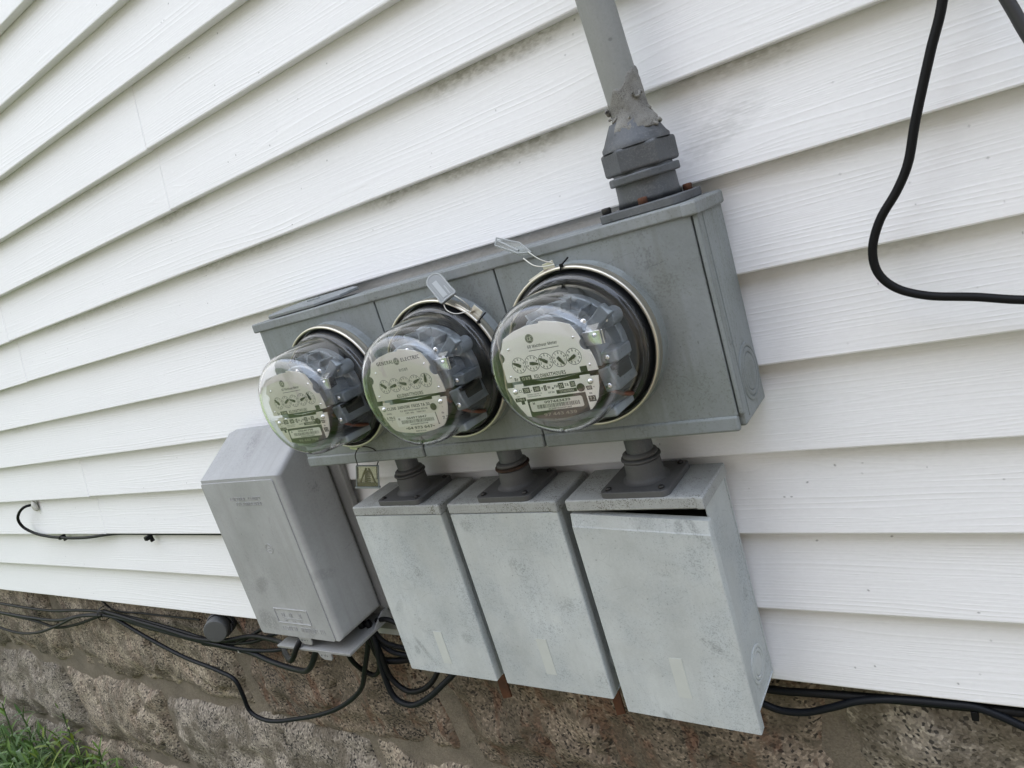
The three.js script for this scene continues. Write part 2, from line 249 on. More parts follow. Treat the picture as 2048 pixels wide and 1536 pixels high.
// ---------------------------------------------------------------- weathered metals and plastics
function weather(seed, base, { mott = 0.25, tint = [1, 1, 1], speck = 0, speckCol = [0.08, 0.08, 0.07], streak = 0, streakCol = [0.1, 0.1, 0.09], scratch = 20, rough = 0.6, bumpScale = 0.0004, metal = 0, spread = 0.6, smudge = 0, w = 512 } = {}) {
  const n = fbm(w, w, 7, 7, 6, seed, spread), big = fbm(w, w, 3, 3, 4, seed + 7), f = fbm(w, w, 220, 220, 2, seed + 11), sp = fbm(w, w, Math.min(340, w / 2), Math.min(340, w / 2), 2, seed + 13), clus = fbm(w, w, 9, 9, 4, seed + 17, 0.6), st = fbm(w, w, 60, 4, 4, seed + 19, 0.6), r = rng(seed + 23);
  const marks = new Float32Array(w * w);
  for (let k = 0; k < scratch; k++) { let x = r() * w, y = r() * w, a = r() * 6.28; const len = 10 + r() * 60, s = 0.3 + 0.6 * r(); for (let q = 0; q < len; q++) { marks[(Math.floor(y + w) % w) * w + Math.floor(x + w) % w] = s; x += Math.cos(a); y += Math.sin(a); a += (r() - 0.5) * 0.12; } }
  for (let k = 0; k < scratch * 3; k++) stamp(marks, w, w, r() * w, r() * w, 1 + r() * 3, 1 + r() * 3, 0.3 + 0.6 * r());
  const sm = new Float32Array(w * w); for (let k = 0; k < smudge; k++) stamp(sm, w, w, r() * w, r() * w, 20 + r() * 60, 12 + r() * 34, 0.25 + 0.3 * r(), r() * 3);
  const col = tex(w, w, (i, x, y, c) => {
    const m = 1 + mott * ((n[i] - 0.5) * 2.4 + (big[i] - 0.5) * 1.6) + 0.1 * (f[i] - 0.5), d = speck * sstep(0.58, 0.74, sp[i] * 0.62 + clus[i] * 0.38), t = streak * sstep(0.46, 0.72, st[i] * 0.6 + n[i] * 0.4);
    for (let k = 0; k < 3; k++) { let v = base[k] * m * lerp(1, tint[k], clamp((clus[i] - 0.35) * 2.5)); v = lerp(v, streakCol[k], t); v = lerp(v, speckCol[k], d); v = lerp(v, base[k] * 0.42, sm[i] * sstep(0.47, 0.60, n[i] * 0.45 + f[i] * 0.2 + sp[i] * 0.15 + clus[i] * 0.2)); v = lerp(v, base[k] * 0.35, marks[i] * 0.7); c[k] = v; }
  });
  const bmp = tex(w, w, (i, x, y, c) => { c[0] = c[1] = c[2] = 0.45 * n[i] + 0.25 * f[i] + 0.2 * sp[i] - 0.3 * marks[i] + 0.2; }, { srgb: false });
  const q2 = w / 4, rgh = tex(q2, q2, (i0, x, y, c) => { const i = y * 4 * w + x * 4; c[0] = c[1] = c[2] = clamp(rough + 0.3 * (n[i] - 0.5) + 0.15 * (f[i] - 0.5)); }, { srgb: false });
  return std({ map: col, bumpMap: bmp, bumpScale, roughnessMap: rgh, roughness: 1, metalness: metal });
}
const paint = weather(200, [0.202, 0.220, 0.226], { mott: 0.22, tint: [0.93, 0.94, 0.90], speck: 0.35, smudge: 22, streak: 0.36, streakCol: [0.13, 0.135, 0.12], scratch: 26, rough: 0.52 , w: 1024 });
const capPaint = weather(230, [0.215, 0.230, 0.238], { mott: 0.24, tint: [0.86, 0.86, 0.82], speck: 0.5, speckCol: [0.1, 0.1, 0.085], streak: 0.25, streakCol: [0.12, 0.12, 0.105], scratch: 30, rough: 0.6 , w: 1024 });
const chalk = weather(260, [0.475, 0.497, 0.492], { mott: 0.16, tint: [0.95, 0.97, 1.0], speck: 0.55, speckCol: [0.23, 0.245, 0.25], streak: 0.2, streakCol: [0.36, 0.375, 0.38], scratch: 90, smudge: 26, rough: 0.62, bumpScale: 0.0003 , w: 1024 });
const chalkTop = weather(290, [0.37, 0.38, 0.375], { mott: 0.26, speck: 0.9, speckCol: [0.11, 0.105, 0.08], streak: 0.2, streakCol: [0.24, 0.25, 0.25], scratch: 22, rough: 0.7 , w: 1024 });
const nidMat = weather(320, [0.345, 0.347, 0.350], { mott: 0.18, speck: 0.15, streak: 0.28, smudge: 26, streakCol: [0.235, 0.23, 0.22], scratch: 8, rough: 0.55, bumpScale: 0.0002 , w: 1024 });
const nidPlain = weather(335, [0.245, 0.243, 0.236], { mott: 0.14, speck: 0.2, scratch: 4, rough: 0.5, bumpScale: 0.0002 });
const zinc = weather(350, [0.105, 0.112, 0.122], { mott: 0.35, speck: 0.3, speckCol: [0.2, 0.2, 0.2], scratch: 24, rough: 0.55, metal: 0.25 });
const plateGrey = weather(380, [0.085, 0.085, 0.086], { mott: 0.22, speck: 0.3, speckCol: [0.13, 0.12, 0.11], scratch: 10, rough: 0.65 });
const rustDark = weather(425, [0.055, 0.030, 0.020], { mott: 0.6, speck: 0.5, speckCol: [0.02, 0.015, 0.012], scratch: 4, rough: 0.9, bumpScale: 0.001, w: 256 });
const rust = weather(410, [0.095, 0.038, 0.020], { mott: 0.6, speck: 0.6, speckCol: [0.05, 0.025, 0.015], scratch: 10, rough: 0.9, bumpScale: 0.001 });
const sheathMat = weather(440, [0.24, 0.245, 0.235], { mott: 0.10, speck: 0.1, streak: 0.12, streakCol: [0.14, 0.14, 0.135], scratch: 8, rough: 0.6, bumpScale: 0.0003 });
const puttyMat = weather(470, [0.20, 0.195, 0.18], { mott: 0.35, speck: 0.7, speckCol: [0.04, 0.035, 0.03], scratch: 10, rough: 0.85, bumpScale: 0.0012 });
const black = new THREE.MeshPhysicalMaterial({ color: lin(0.004, 0.0042, 0.005), roughness: 0.5, specularIntensity: 0.4 });
const blackBlue = new THREE.MeshPhysicalMaterial({ color: lin(0.005, 0.0062, 0.009), roughness: 0.5, specularIntensity: 0.45 });
const dark = std({ color: lin(0.012, 0.012, 0.012), roughness: 0.7 });
const screwMat = std({ color: lin(0.05, 0.047, 0.045), roughness: 0.5, metalness: 0.6 });
const settle = (t, [x, y, z]) => { const seen = new Set(); t.traverse((o) => { if (o.isMesh && !seen.has(o.geometry)) { seen.add(o.geometry); o.geometry.translate(-x, -y, -z); } }); t.position.set(x, y, z); return t; };
const circ = (n, r, x = 0, y = 0) => Array.from({ length: n }, (_, i) => [x + r * Math.cos(i / n * 2 * Math.PI), y + r * Math.sin(i / n * 2 * Math.PI)]);
const rrect = (x0, x1, y0, y1, r, n = 6) => { const p = []; for (const [cx, cy, a] of [[x1 - r, y1 - r, 0], [x0 + r, y1 - r, 1], [x0 + r, y0 + r, 2], [x1 - r, y0 + r, 3]]) for (let k = 0; k <= n; k++) { const t = (a + k / n) * Math.PI / 2; p.push([cx + r * Math.cos(t), cy + r * Math.sin(t)]); } return p; };
const knock = (x, y, z, R, r) => [[R + 0.0045, R + 0.0009], [R - 0.0009, r + 0.0008], [r - 0.0008, 0.0001]].map(([a, b]) => latheZ([[a + 0.0004, 0], [a, 0.0013], [Math.max(b, 0.0001), 0.0013], [Math.max(b - 0.0003, 0.00005), 0]], 44).rotateY(Math.PI / 2).translate(x, y, z));

// ---------------------------------------------------------------- three-gang meter socket box
const METERS = [[-0.525, 0.4868], [-0.3305, 0.4848], [-0.1435, 0.4835]];
const FZ = 0.0869;
const box = thing('meter_socket_box', 'long grey-green painted steel meter box holding three round meters on the siding', 'meter box');
{
  M('enclosure_body', [span(-0.6665, 0.0, 0.3695, 0.586, 0.0005, 0.0815, 0.004, 3)], paint, box);
  const seams = [-0.6671, -0.4262, -0.2352, -0.0042];
  METERS.forEach(([mx, my], i) => {
    const x0 = seams[i] + 0.0011, x1 = seams[i + 1] - 0.0011, hole = new THREE.Path(); hole.absarc(mx, my, 0.0840, 0, Math.PI * 2, true);
    const front = ext([[x0, 0.3835], [x1, 0.3835], [x1, 0.5852], [x0, 0.5852]], 0.0042, 0.0006, [hole]).translate(0, 0, FZ - 0.0050);
    const lip = new RoundedBoxGeometry(x1 - x0, 0.0165, 0.008, 3, 0.0032).rotateX(-0.08).translate((x0 + x1) / 2, 0.3757, 0.0855);
    const collar = latheZ([[0.0882, FZ - 0.001], [0.0872, FZ + 0.0010], [0.0864, 0.0935], [0.0856, 0.0970], [0.0842, 0.0980], [0.0825, 0.0976], [0.0815, 0.09]], 72).translate(mx, my, 0);
    M('cover_panel', [front, lip, collar], paint, box);
  });
  M('corner_bead', [span(-0.0042, 0.0012, 0.384, 0.585, 0.0795, 0.0862, 0.0024, 3), span(-0.0008, 0.0008, 0.376, 0.585, 0.066, 0.0685, 0.0007)], paint, box);
  const cap = M('top_cap', [span(-0.6764, 0.0030, 0.5838, 0.5972, 0.0005, 0.0893, 0.0026, 3)], capPaint, box);
  M('corner_flap', [span(-0.0125, 0.0042, 0.5834, 0.5966, 0.003, 0.0903, 0.0026, 3)], capPaint, cap);
  const pl = ext([[-0.660, 0.024], [-0.636, 0.0], [-0.535, 0.0], [-0.505, 0.02], [-0.505, 0.058], [-0.535, 0.080], [-0.636, 0.080], [-0.660, 0.058]].reverse(), 0.0026, 0.0008).rotateX(Math.PI / 2).rotateX(0.07).translate(0, 0.6072, 0.006);
  M('closing_plate', [pl, span(-0.60, -0.575, 0.602, 0.6075, 0.036, 0.040, 0.0008)], capPaint, box);
  M('knockout', knock(0.0001, 0.413, 0.037, 0.0255, 0.0195), paint, box);
  settle(box, [-0.333, 0.367, 0]);
}

// ---------------------------------------------------------------- service cable with its watertight connector
{
  const t = thing('service_cable', 'thick grey service cable coming down into the connector on top of the meter box', 'cable');
  const X = -0.0555, Z = 0.044, R = 0.0176;
  const pts = []; for (let k = 0; k <= 16; k++) { const y = 0.672 + k * 0.11; pts.push([X + 0.002 - Math.min(0.2, y - 0.672) * 0.055, y, Z + 0.001 * Math.sin(k)]); }
  const g = tube(pts, R, 120, 28); M('cable_sheath', g, sheathMat, t, 0.3);
  const hub = M('connector', [latheY([[0, 0.606], [0.0325, 0.606], [0.0310, 0.612], [0.0305, 0.628], [0.030, 0.629], [0.030, 0.662], [0, 0.662]]).translate(X, 0, Z)], zinc, t, 0.25);
  const fl = ext(rrect(-0.0425, 0.0425, -0.041, 0.0385, 0.009), 0.0062, 0.0012, [], 2).rotateX(-Math.PI / 2).translate(X, 0.5986, Z);
  M('base_flange', fl, zinc, hub, 0.25);
  const ring = []; for (let k = 0; k < 6; k++) ring.push(k); // lock ring with six lugs
  const rp = []; for (let k = 0; k < 96; k++) { const a = k / 96 * 2 * Math.PI, r = 0.0352 + 0.0022 * Math.pow(0.5 + 0.5 * Math.cos(6 * a), 3); rp.push([r * Math.cos(a), r * Math.sin(a)]); }
  M('lock_ring', ext(rp, 0.0048, 0.0016, [], 3).rotateX(-Math.PI / 2).translate(X, 0.6300, Z), zinc, hub, 0.25);
  const hexp = circ(6, 0.0372).map(([a, b]) => { const c = Math.cos(0.32), s = Math.sin(0.32); return [a * c - b * s, a * s + b * c]; });
  M('gland_nut', ext(hexp, 0.0175, 0.0030, [], 4).rotateX(-Math.PI / 2).translate(X, 0.6415, Z), zinc, hub, 0.25);
  M('gland_cone', latheY([[0.0345, 0.6615], [0.0342, 0.6655], [0.0315, 0.669], [0.026, 0.679], [0.0215, 0.687], [0.0175, 0.688]], 12).translate(X, 0, Z), zinc, hub, 0.25);
  for (const [dx, dz] of [[-0.0355, 0.030], [0.006, 0.0345], [0.036, -0.012], [-0.0355, -0.028]]) M('bolt', latheY([[0, 0.6125], [0.0042, 0.6122], [0.0048, 0.611], [0.0048, 0.6055], [0, 0.6055]], 6).translate(X + dx, 0, Z + dz), dx > -0.02 ? rust : screwMat, hub, 0.05);
  // duct-seal putty smeared up the sheath, ragged edge
  const na = 72, ny = 36, pos = [], idx = [];
  for (let j = 0; j <= ny; j++) for (let i = 0; i <= na; i++) {
    const a = i / na * 2 * Math.PI, ca = Math.cos(a), sa = Math.sin(a), top = 0.700 + 0.022 * N3(ca * 1.6 + 5, sa * 1.6 + 5, 2.2) + 0.020 * sstep(0.2, 1, ca), bot = 0.6765 - 0.010 * N3(ca * 2 + 9, sa * 2, 5), v = j / ny, y = lerp(bot, top, v);
    let r = lerp(0.0258, 0.0181, sstep(0, 0.5, v)) + 0.0062 * (N3(ca * 2.1 + 3, sa * 2.1 + 3, y * 70, 4) - 0.40) * (1 - 0.55 * v) + 0.0035 * Math.max(0, N3(ca * 5 + 3, sa * 5 + 3, y * 130 + ca * 6, 3) - 0.55); if (j === ny || j === 0) r = 0.0172;
    pos.push(X + (0.0017 - (y - 0.68) * 0.055) + r * ca, y, Z + r * sa);
  }
  for (let j = 0; j < ny; j++) for (let i = 0; i < na; i++) { const a = j * (na + 1) + i; idx.push(a, a + na + 1, a + 1, a + 1, a + na + 1, a + na + 2); }
  const pg = new THREE.BufferGeometry(); pg.setAttribute('position', new THREE.Float32BufferAttribute(pos, 3)); pg.setIndex(idx); pg.computeVertexNormals();
  const pt = M('duct_seal', pg, puttyMat, t, 0.12);
  for (const [a, y, w] of [[2.75, 0.699, 0.0022], [2.2, 0.690, 0.0013], [0.55, 0.706, 0.0016], [0.25, 0.690, 0.0018], [0.15, 0.6765, 0.0020], [1.5, 0.6855, 0.0012]]) { const q = []; for (let k = 0; k < 6; k++) { const b = a + (k - 2.5) * 0.11, rr = 0.0190 + (y < 0.68 ? 0.0075 : 0.0012) + 0.0015 * Math.sin(k * 1.9 + a * 5); q.push([X + 0.001 + rr * Math.cos(b), y + 0.0022 * Math.sin(k * 1.3 + a), Z + rr * Math.sin(b)]); } M('putty_smear', tube(q, w, 14, 6), puttyMat, pt, 0.12); }
  settle(t, [X, 0.598, Z]);
}

// ---------------------------------------------------------------- three breaker enclosures below, each hung on its nipple
const labelMat = (() => { const w = 256, n = fbm(w, w, 10, 10, 5, 501, 0.6); return std({ map: tex(w, w, (i, x, y, c) => { const v = 0.92 + 0.14 * (n[i] - 0.5); c[0] = 0.56 * v; c[1] = 0.58 * v; c[2] = 0.55 * v; }), roughness: 0.6 }); })();
function enclosure(x0, x1, px, drop, tilt, loose, label, lab) {
  const t = thing('breaker_enclosure', label, 'breaker box', [0, 0, 0], 'steel breaker enclosures under the meter box');
  const y0 = 0.012, y1 = 0.2835, zb = 0.0728;
  const body = M('enclosure_body', [span(x0 + 0.003, x1 - 0.003, y0, y1, 0.0006, 0.0025, 0.0006), span(x0 + 0.0045, x0 + 0.0061, y0, y1, 0.0005, zb, 0.0006), span(x1 - 0.0061, x1 - 0.0045, y0, y1, 0.0005, zb, 0.0006), span(x0 + 0.0031, x1 - 0.0031, y0 + 0.0002, y0 + 0.002, 0.0008, zb - 0.0003, 0.0006)], chalk, t, 0.4);
  M('knockout', [...knock(x1 - 0.0045, 0.054, 0.041, 0.0185, 0.0132), latheZ([[0.0034, 0], [0.003, 0.0008], [0, 0.0008]], 16).rotateY(Math.PI / 2).translate(x1 - 0.0045, 0.031, 0.052)], chalk, body, 0.4);
  M('breaker', span(x0 + 0.03, x1 - 0.03, 0.06, 0.24, 0.0026, 0.05, 0.004), dark, t);
  const top = M('top_cap', [span(x0, x1, 0.2828, 0.2973, 0.0005, 0.0876, 0.0022, 3)], chalkTop, t, 0.3);
  M('corner_flap', span(x1 - 0.009, x1 + 0.0008, 0.2822, 0.2967, 0.002, 0.0886, 0.0022, 3), chalkTop, top, 0.3);
  const yb = 0.0145 - drop, yt = loose ? 0.2795 : 0.2822, pr = loose ? [[yb, 0.0756], [yb, 0.0885], [0.2635, 0.0885], [0.2650, 0.0876], [yt, 0.0846], [yt, 0.0756]] : [[yb, 0.0756], [yb, 0.0885], [yt, 0.0878], [yt, 0.0756]];
  const dg = ext(pr.map(([y, z]) => [z, y]), x1 - x0 - 0.005, 0.0018, [], 3).rotateY(-Math.PI / 2).translate(x1 - 0.0025 - 0.0018 + 0.0018, 0, 0);
  if (loose) { const p = dg.attributes.position; for (let i = 0; i < p.count; i++) { const y = p.getY(i), f = clamp((p.getX(i) - x0) / (x1 - x0)); p.setY(i, y > 0.2 ? y - 0.0120 * f - 0.0006 : y - 0.004 * f); } dg.computeVertexNormals(); }
  const dm = new THREE.Matrix4().makeTranslation(x0, yt, 0).multiply(new THREE.Matrix4().makeRotationZ(tilt)).multiply(new THREE.Matrix4().makeTranslation(-x0, -yt, 0));
  dg.applyMatrix4(dm); const door = M('door', dg, chalk, t, 0.4);
  M('paper_label', span(lab[0], lab[0] + 0.0165, lab[1], lab[1] + 0.056, 0.08845, 0.08885, 0.0002).applyMatrix4(dm), labelMat, door, 0.2);
  const hubp = M('hub_plate', [ext(rrect(px - 0.0425, px + 0.0425, -0.0415, 0.0415, 0.009), 0.0058, 0.0012, [], 3).rotateX(-Math.PI / 2).translate(0, 0.2978, 0.0445), latheY([[0.0285, 0.3045], [0.0245, 0.3062], [0.0222, 0.310], [0.0215, 0.3255], [0.0208, 0.3285], [0.016, 0.3285]]).translate(px + 0.002, 0, 0.0445)], plateGrey, t, 0.25);
  for (const [a, b] of [[-1, -1], [1, -1], [-1, 1], [1, 1]]) M('screw', latheY([[0, 0.3082], [0.002, 0.308], [0.0036, 0.3068], [0.0038, 0.3045], [0, 0.3045]], 10).translate(px + a * 0.033, 0, 0.0445 + b * 0.0325), screwMat, hubp, 0.05);
  const np = M('pipe_nipple', latheY([[0.0158, 0.325], [0.0158, 0.372]], 28).translate(px + 0.003, 0, 0.0445), zinc, t, 0.25);
  M('gasket', [latheY([[0.0160, 0.3285], [0.0225, 0.3290], [0.0236, 0.3305], [0.0230, 0.3325], [0.0160, 0.3330]], 32).translate(px + 0.002, 0, 0.0445)], px > -0.4 && px < -0.2 ? rustDark : plateGrey, np, 0.1);
  M('locking_collar', latheY([[0.0160, 0.3332], [0.0212, 0.3336], [0.0205, 0.3365], [0.0175, 0.3385], [0.0160, 0.3388]], 28).translate(px + 0.002, 0, 0.0445), plateGrey, np, 0.2);
  return settle(t, [(x0 + x1) / 2, 0, 0]);
}
enclosure(-0.6084, -0.4356, -0.5125, 0.0, 0, false, 'pale grey weathered breaker box beside the grey plastic telephone box', [-0.531, 0.034]);
enclosure(-0.4208, -0.2475, -0.3275, 0.0005, 0, false, 'pale grey weathered breaker box in the middle, between two like it', [-0.343, 0.040]);
enclosure(-0.2341, -0.0629, -0.1435, 0.0165, 0, true, 'pale grey weathered breaker box with its cover slipped down and crooked', [-0.1545, 0.032]);
for (const [x0, x1, y0, lab] of [[-0.522, -0.503, -0.098, 'short rusty steel strap under the breaker box by the telephone box'], [-0.312, -0.297, -0.094, 'short rusty steel strap under the middle breaker box']]) { const m = M('rusty_strap', ext([[x0, y0], [x1, y0 + 0.006], [x1, 0.0112], [x0, 0.0112]], 0.0028, 0.0005).translate(0, 0, 0.0012), rust, null, 0.12); tag(m, lab, 'strap', 'rusty straps below the breaker boxes'); }

// ---------------------------------------------------------------- the three watt-hour meters
const wireDark = std({ color: lin(0.03, 0.03, 0.028), metalness: 0.4, roughness: 0.45 });
const glass = new THREE.MeshPhysicalMaterial({ color: 0xffffff, transmission: 1, thickness: 0.003, roughness: 0.0, ior: 1.57 });
const ringMat = std({ color: lin(0.60, 0.565, 0.49), metalness: 0.9, roughness: 0.34 });
const wobble = (g) => { const p = g.attributes.position; for (let i = 0; i < p.count; i++) { const x = p.getX(i), y = p.getY(i), z = p.getZ(i), k = 1 + 0.010 * (N3(x * 22 + 7, y * 22 + 7, z * 16 + 2, 2) - 0.5); p.setXYZ(i, x * k, y * k, z + 0.0009 * (N3(x * 26 + 3, y * 26 + 3, 4, 2) - 0.5)); } g.computeVertexNormals(); return g; };
const castMat = weather(520, [0.30, 0.335, 0.365], { mott: 0.25, speck: 0.15, scratch: 20, rough: 0.45, metal: 0.2, w: 256 });
const bright = std({ color: lin(0.75, 0.76, 0.78), roughness: 0.25, metalness: 1 });
const coilMat = std({ color: lin(0.035, 0.024, 0.02), roughness: 0.55 });
const baseMat = std({ color: lin(0.007, 0.008, 0.010), roughness: 0.5 });
const PX = 1024 / 120;                               // canvas pixels per millimetre, plate spans -60..60 mm
function face(opt) {
  const c = document.createElement('canvas'); c.width = c.height = 1024; const g = c.getContext('2d');
  g.fillStyle = opt.paper; g.fillRect(0, 0, 1024, 1024);
  const r = rng(opt.seed); for (let k = 0; k < 500; k++) { g.fillStyle = `rgba(90,85,70,${0.02 + 0.05 * r()})`; g.fillRect(r() * 1024, r() * 1024, 1 + r() * 3, 1 + r() * 2); }
  const X = (x) => (x + 60) * PX, Y = (y) => (60 - y) * PX, ink = opt.ink;
  const txt = (s, x, y, h, { font = 'sans-serif', bold = false, align = 'left', w = 0, col = ink } = {}) => { g.fillStyle = col; g.font = `${bold || h > 1.5 ? 'bold ' : ''}${(h / 0.72) * PX}px ${font}`; g.textAlign = 'left'; g.textBaseline = 'alphabetic'; const m = g.measureText(s).width, k = w ? w * PX / m : 1; g.save(); g.translate(X(x) - (align === 'center' ? m * k / 2 : align === 'right' ? m * k : 0), Y(y)); g.scale(k, 1); g.fillText(s, 0, 0); g.restore(); };
  const rect = (x0, x1, y0, y1, col = ink) => { g.fillStyle = col; g.fillRect(X(x0), Y(y1), (x1 - x0) * PX, (y1 - y0) * PX); };
  const boxed = (s, x0, x1, y0, y1) => { rect(x0, x1, y0, y1); txt(s, (x0 + x1) / 2, y0 + (y1 - y0) * 0.2, (y1 - y0) * 0.6, { align: 'center', w: (x1 - x0) * 0.72, col: '#c8c6ba' }); };
  const circle = (x, y, R, fill, stroke, lw = 0.35) => { g.beginPath(); g.arc(X(x), Y(y), R * PX, 0, 7); if (fill) { g.fillStyle = fill; g.fill(); } if (stroke) { g.strokeStyle = stroke; g.lineWidth = lw * PX; g.stroke(); } };
  const emblem = (x, y, R) => { circle(x, y, R, '#55564f'); circle(x, y, R * 0.86, null, '#b9b8ac', 0.3); txt('G', x - R * 0.62, y - R * 0.42, R * 0.86, { font: 'serif', bold: true, col: '#c9c8bc' }); txt('E', x - R * 0.02, y - R * 0.42, R * 0.86, { font: 'serif', bold: true, col: '#c9c8bc' }); for (let k = 0; k < 4; k++) circle(x + R * 0.74 * Math.cos(k * 1.57 + 0.78), y + R * 0.74 * Math.sin(k * 1.57 + 0.78), R * 0.16, null, '#b9b8ac', 0.22); };
  for (let k = 0; k < 5; k++) {
    const cx = -31.4 + 15.6 * k, cy = 8.1, R = 7.9, cw = k % 2 === 0; circle(cx, cy, R, null, ink, 0.45);
    for (let d = 0; d < 10; d++) { const a = Math.PI / 2 - (cw ? 1 : -1) * d * Math.PI / 5; txt(String(d), cx + 5.9 * Math.cos(a), cy + 5.9 * Math.sin(a) - 1.0, 2.1, { align: 'center' }); g.strokeStyle = ink; g.lineWidth = 0.25 * PX; g.beginPath(); g.moveTo(X(cx + 7.1 * Math.cos(a)), Y(cy + 7.1 * Math.sin(a))); g.lineTo(X(cx + R * Math.cos(a)), Y(cy + R * Math.sin(a))); g.stroke(); }
  }
  const bars = (x0, x1, y0, y1) => { let x = x0; const q = rng(opt.seed + 9); while (x < x1) { const w = 0.28 + 0.7 * q(); rect(x, Math.min(x1, x + w), y0, y1); x += w + 0.35 + 0.6 * q(); } };
  if (opt.style === 'boxed') {
    emblem(-11.2, 32.6, 4.6); txt('GE Watthour Meter', -16.2, 23.2, 3.0, { w: 34 }); rect(-15.5, 18.5, 20.2, 20.75);
    txt('KILOWATTHOURS', -18.4, -7.2, 3.7, { w: 36.6 }); txt('Rr', -42, -7.4, 3.6, { w: 5 }); boxed('13 8/9', -35.1, -21.3, -8.6, -3.2); rect(34, 41.5, -8.2, -2.5);
    txt('CL', -41.3, -19.8, 2.8, { w: 4.6 }); boxed('200', -36.2, -27.8, -21.2, -15.5); rect(-26.6, -25.6, -19.6, -18.6); boxed('240', -23.8, -15.6, -21.1, -15.5); txt('V', -14.4, -19.6, 2.6); boxed('3', -11.4, -8.2, -21.2, -15.8); txt('W', -7.1, -19.7, 2.6); circle(-1.2, -19.8, 1.0, ink); txt('FM', 0.6, -19.7, 2.8, { w: 4.6 }); boxed('2S', 5.4, 11.4, -21.3, -15.5); txt('TA', 12.5, -19.7, 2.8, { w: 4.6 }); boxed('30', 18.6, 24.3, -21.2, -15.5);
    txt('GENERAL ELECTRIC CO', -33, -24.0, 1.3, { w: 18 }); txt('SOMERSWORTH NH', -33, -26.1, 1.3, { w: 16 }); txt('CAT NO', -8, -24.4, 1.6, { w: 7.5 }); boxed('721X070G53', 1.6, 24.3, -26.1, -22.3);
    txt('TYPE', -46, -24.4, 1.1, { w: 4 }); boxed('I-70-S', -48.2, -35.6, -29.3, -25.3); rect(-42, -38, -32.5, -29.3); txt('60', 34.4, -24.4, 2.2); boxed('60', 35, 40.5, -26.2, -22.2); txt('Hz', 41.6, -24.4, 1.3); txt('Kh', 36, -30.6, 1.8); boxed('7.2', 34, 41.6, -37.8, -32.1);
    rect(-34.8, 32.4, -52, -27.8); g.fillStyle = '#e6e5de'; const R = 2.2 * PX; g.beginPath(); g.roundRect(X(-32.8), Y(-30.6), 60.5 * PX, 11 * PX, R); g.fill();
    txt('M', -29.5, -34.0, 2.4, { bold: true }); txt(opt.number, -15.5, -34.1, 2.5, { w: 30, bold: true, font: 'sans-serif' }); bars(-25, 23.5, -38.9, -34.9); txt(opt.code, -13, -41.1, 1.7, { w: 27 });
    txt(opt.serial, -20, -47.3, 3.0, { w: 38, col: '#8d8c82' });
  } else {
    circle(-2, 34.6, 4.2, '#55564f'); emblem(-2, 34.6, 4.2); txt('GENERAL', -33, 33.0, 4.0, { w: 26.5, bold: true }); txt('ELECTRIC', 4.4, 33.0, 4.0, { w: 28, bold: true }); txt('Rr13 8/9', -2.5, 22.4, 3.3, { w: 13 });
    txt('KILOWATTHOURS', -18.4, -7.0, 4.0, { w: 40, bold: true });
    txt('CL200\u25aa240V3W\u25aaFM2S TA 30', -41, -20.6, 3.4, { w: 66 }); txt('G.E. WATTHOUR METER MFG IN', -22, -24.2, 1.9, { w: 42 }); txt('CAT. NO. \u25cf 720X1G1', -15, -27.2, 1.8, { w: 31 });
    txt('TYPE', -44, -25.6, 1.8, { w: 8 }); txt('I-70-S', -46, -31.3, 3.0, { w: 13 }); rect(-45, -33, -32.6, -32.2); rect(-39.2, -38.8, -35, -32.4); txt('Kh', 37, -32.0, 2.0); txt('7.2', 36, -38.5, 3.6, { w: 9 }); txt('1', 40, -25, 1.8);
    g.fillStyle = '#e9e8e2'; g.beginPath(); g.roundRect(X(-32.6), Y(-29.6), 60 * PX, 12.2 * PX, 1.6 * PX); g.fill(); rect(28.4, 29.4, -42.5, -29); rect(28.0, 30.2, -43.2, -42.2);
    txt('M', -29, -33.6, 2.6, { bold: true }); txt(opt.number, -16, -33.6, 2.6, { w: 31, bold: true }); bars(-25, 24, -38.6, -34.4); txt(opt.code, -13, -41.0, 1.6, { w: 27 });
    txt('\u2022' + opt.serial + '\u2022', -22, -46.2, 3.2, { w: 44, bold: true }); txt('MADE IN U.S.A.', -8, -49.4, 1.5, { w: 16, bold: true });
  }
  const t = new THREE.CanvasTexture(c); t.colorSpace = THREE.SRGBColorSpace; t.anisotropy = 8; return std({ map: t, roughness: 0.55 });
}
const plateGeo = (pts, z, th = 0.0008) => { const g = clean(ext(pts.map(([x, y]) => [x / 1000, y / 1000]), th, 0.0002)); const p = g.attributes.position, uv = g.attributes.uv; for (let i = 0; i < p.count; i++) uv.setXY(i, (p.getX(i) + 0.06) / 0.12, (p.getY(i) + 0.06) / 0.12); return g.translate(0, 0, z); };
const arcPts = (cx, cy, R, a0, a1, n) => Array.from({ length: n + 1 }, (_, i) => { const a = lerp(a0, a1, i / n) * Math.PI / 180; return [cx + R * Math.cos(a), cy + R * Math.sin(a)]; });
const upperPlate = [[-51.5, -8], [52, -8], [51.4, 0], [49.6, 9], ...arcPts(46.2, 18.2, 6.2, -70, -235, 10).map(([x, y]) => [x, y]), [41.5, 27.5], [35.5, 38.5], [24, 43.2], [10, 46.5], [4, 47.0], [3.4, 45.2], [-10, 45.6], [-26, 42.6], [-41.5, 36.8], [-46.5, 27], ...arcPts(-51, 18, 5, 80, -80, 8), [-51.0, 10]];
const lowerPlate = [[-54, -14], [-45, -14], [-44.8, -11.2], [-34, -11.2], [-33.8, -14.2], [30.8, -14.2], [31, -11.2], [41.6, -11.2], [41.8, -13.4], [50, -13.4], [48, -24], [44, -35], [38, -42.5], [34, -45.6], [20, -49.3], [4, -51.2], [-10, -51], [-26, -49], [-40, -45.8], [-45, -38], [-50, -27]];
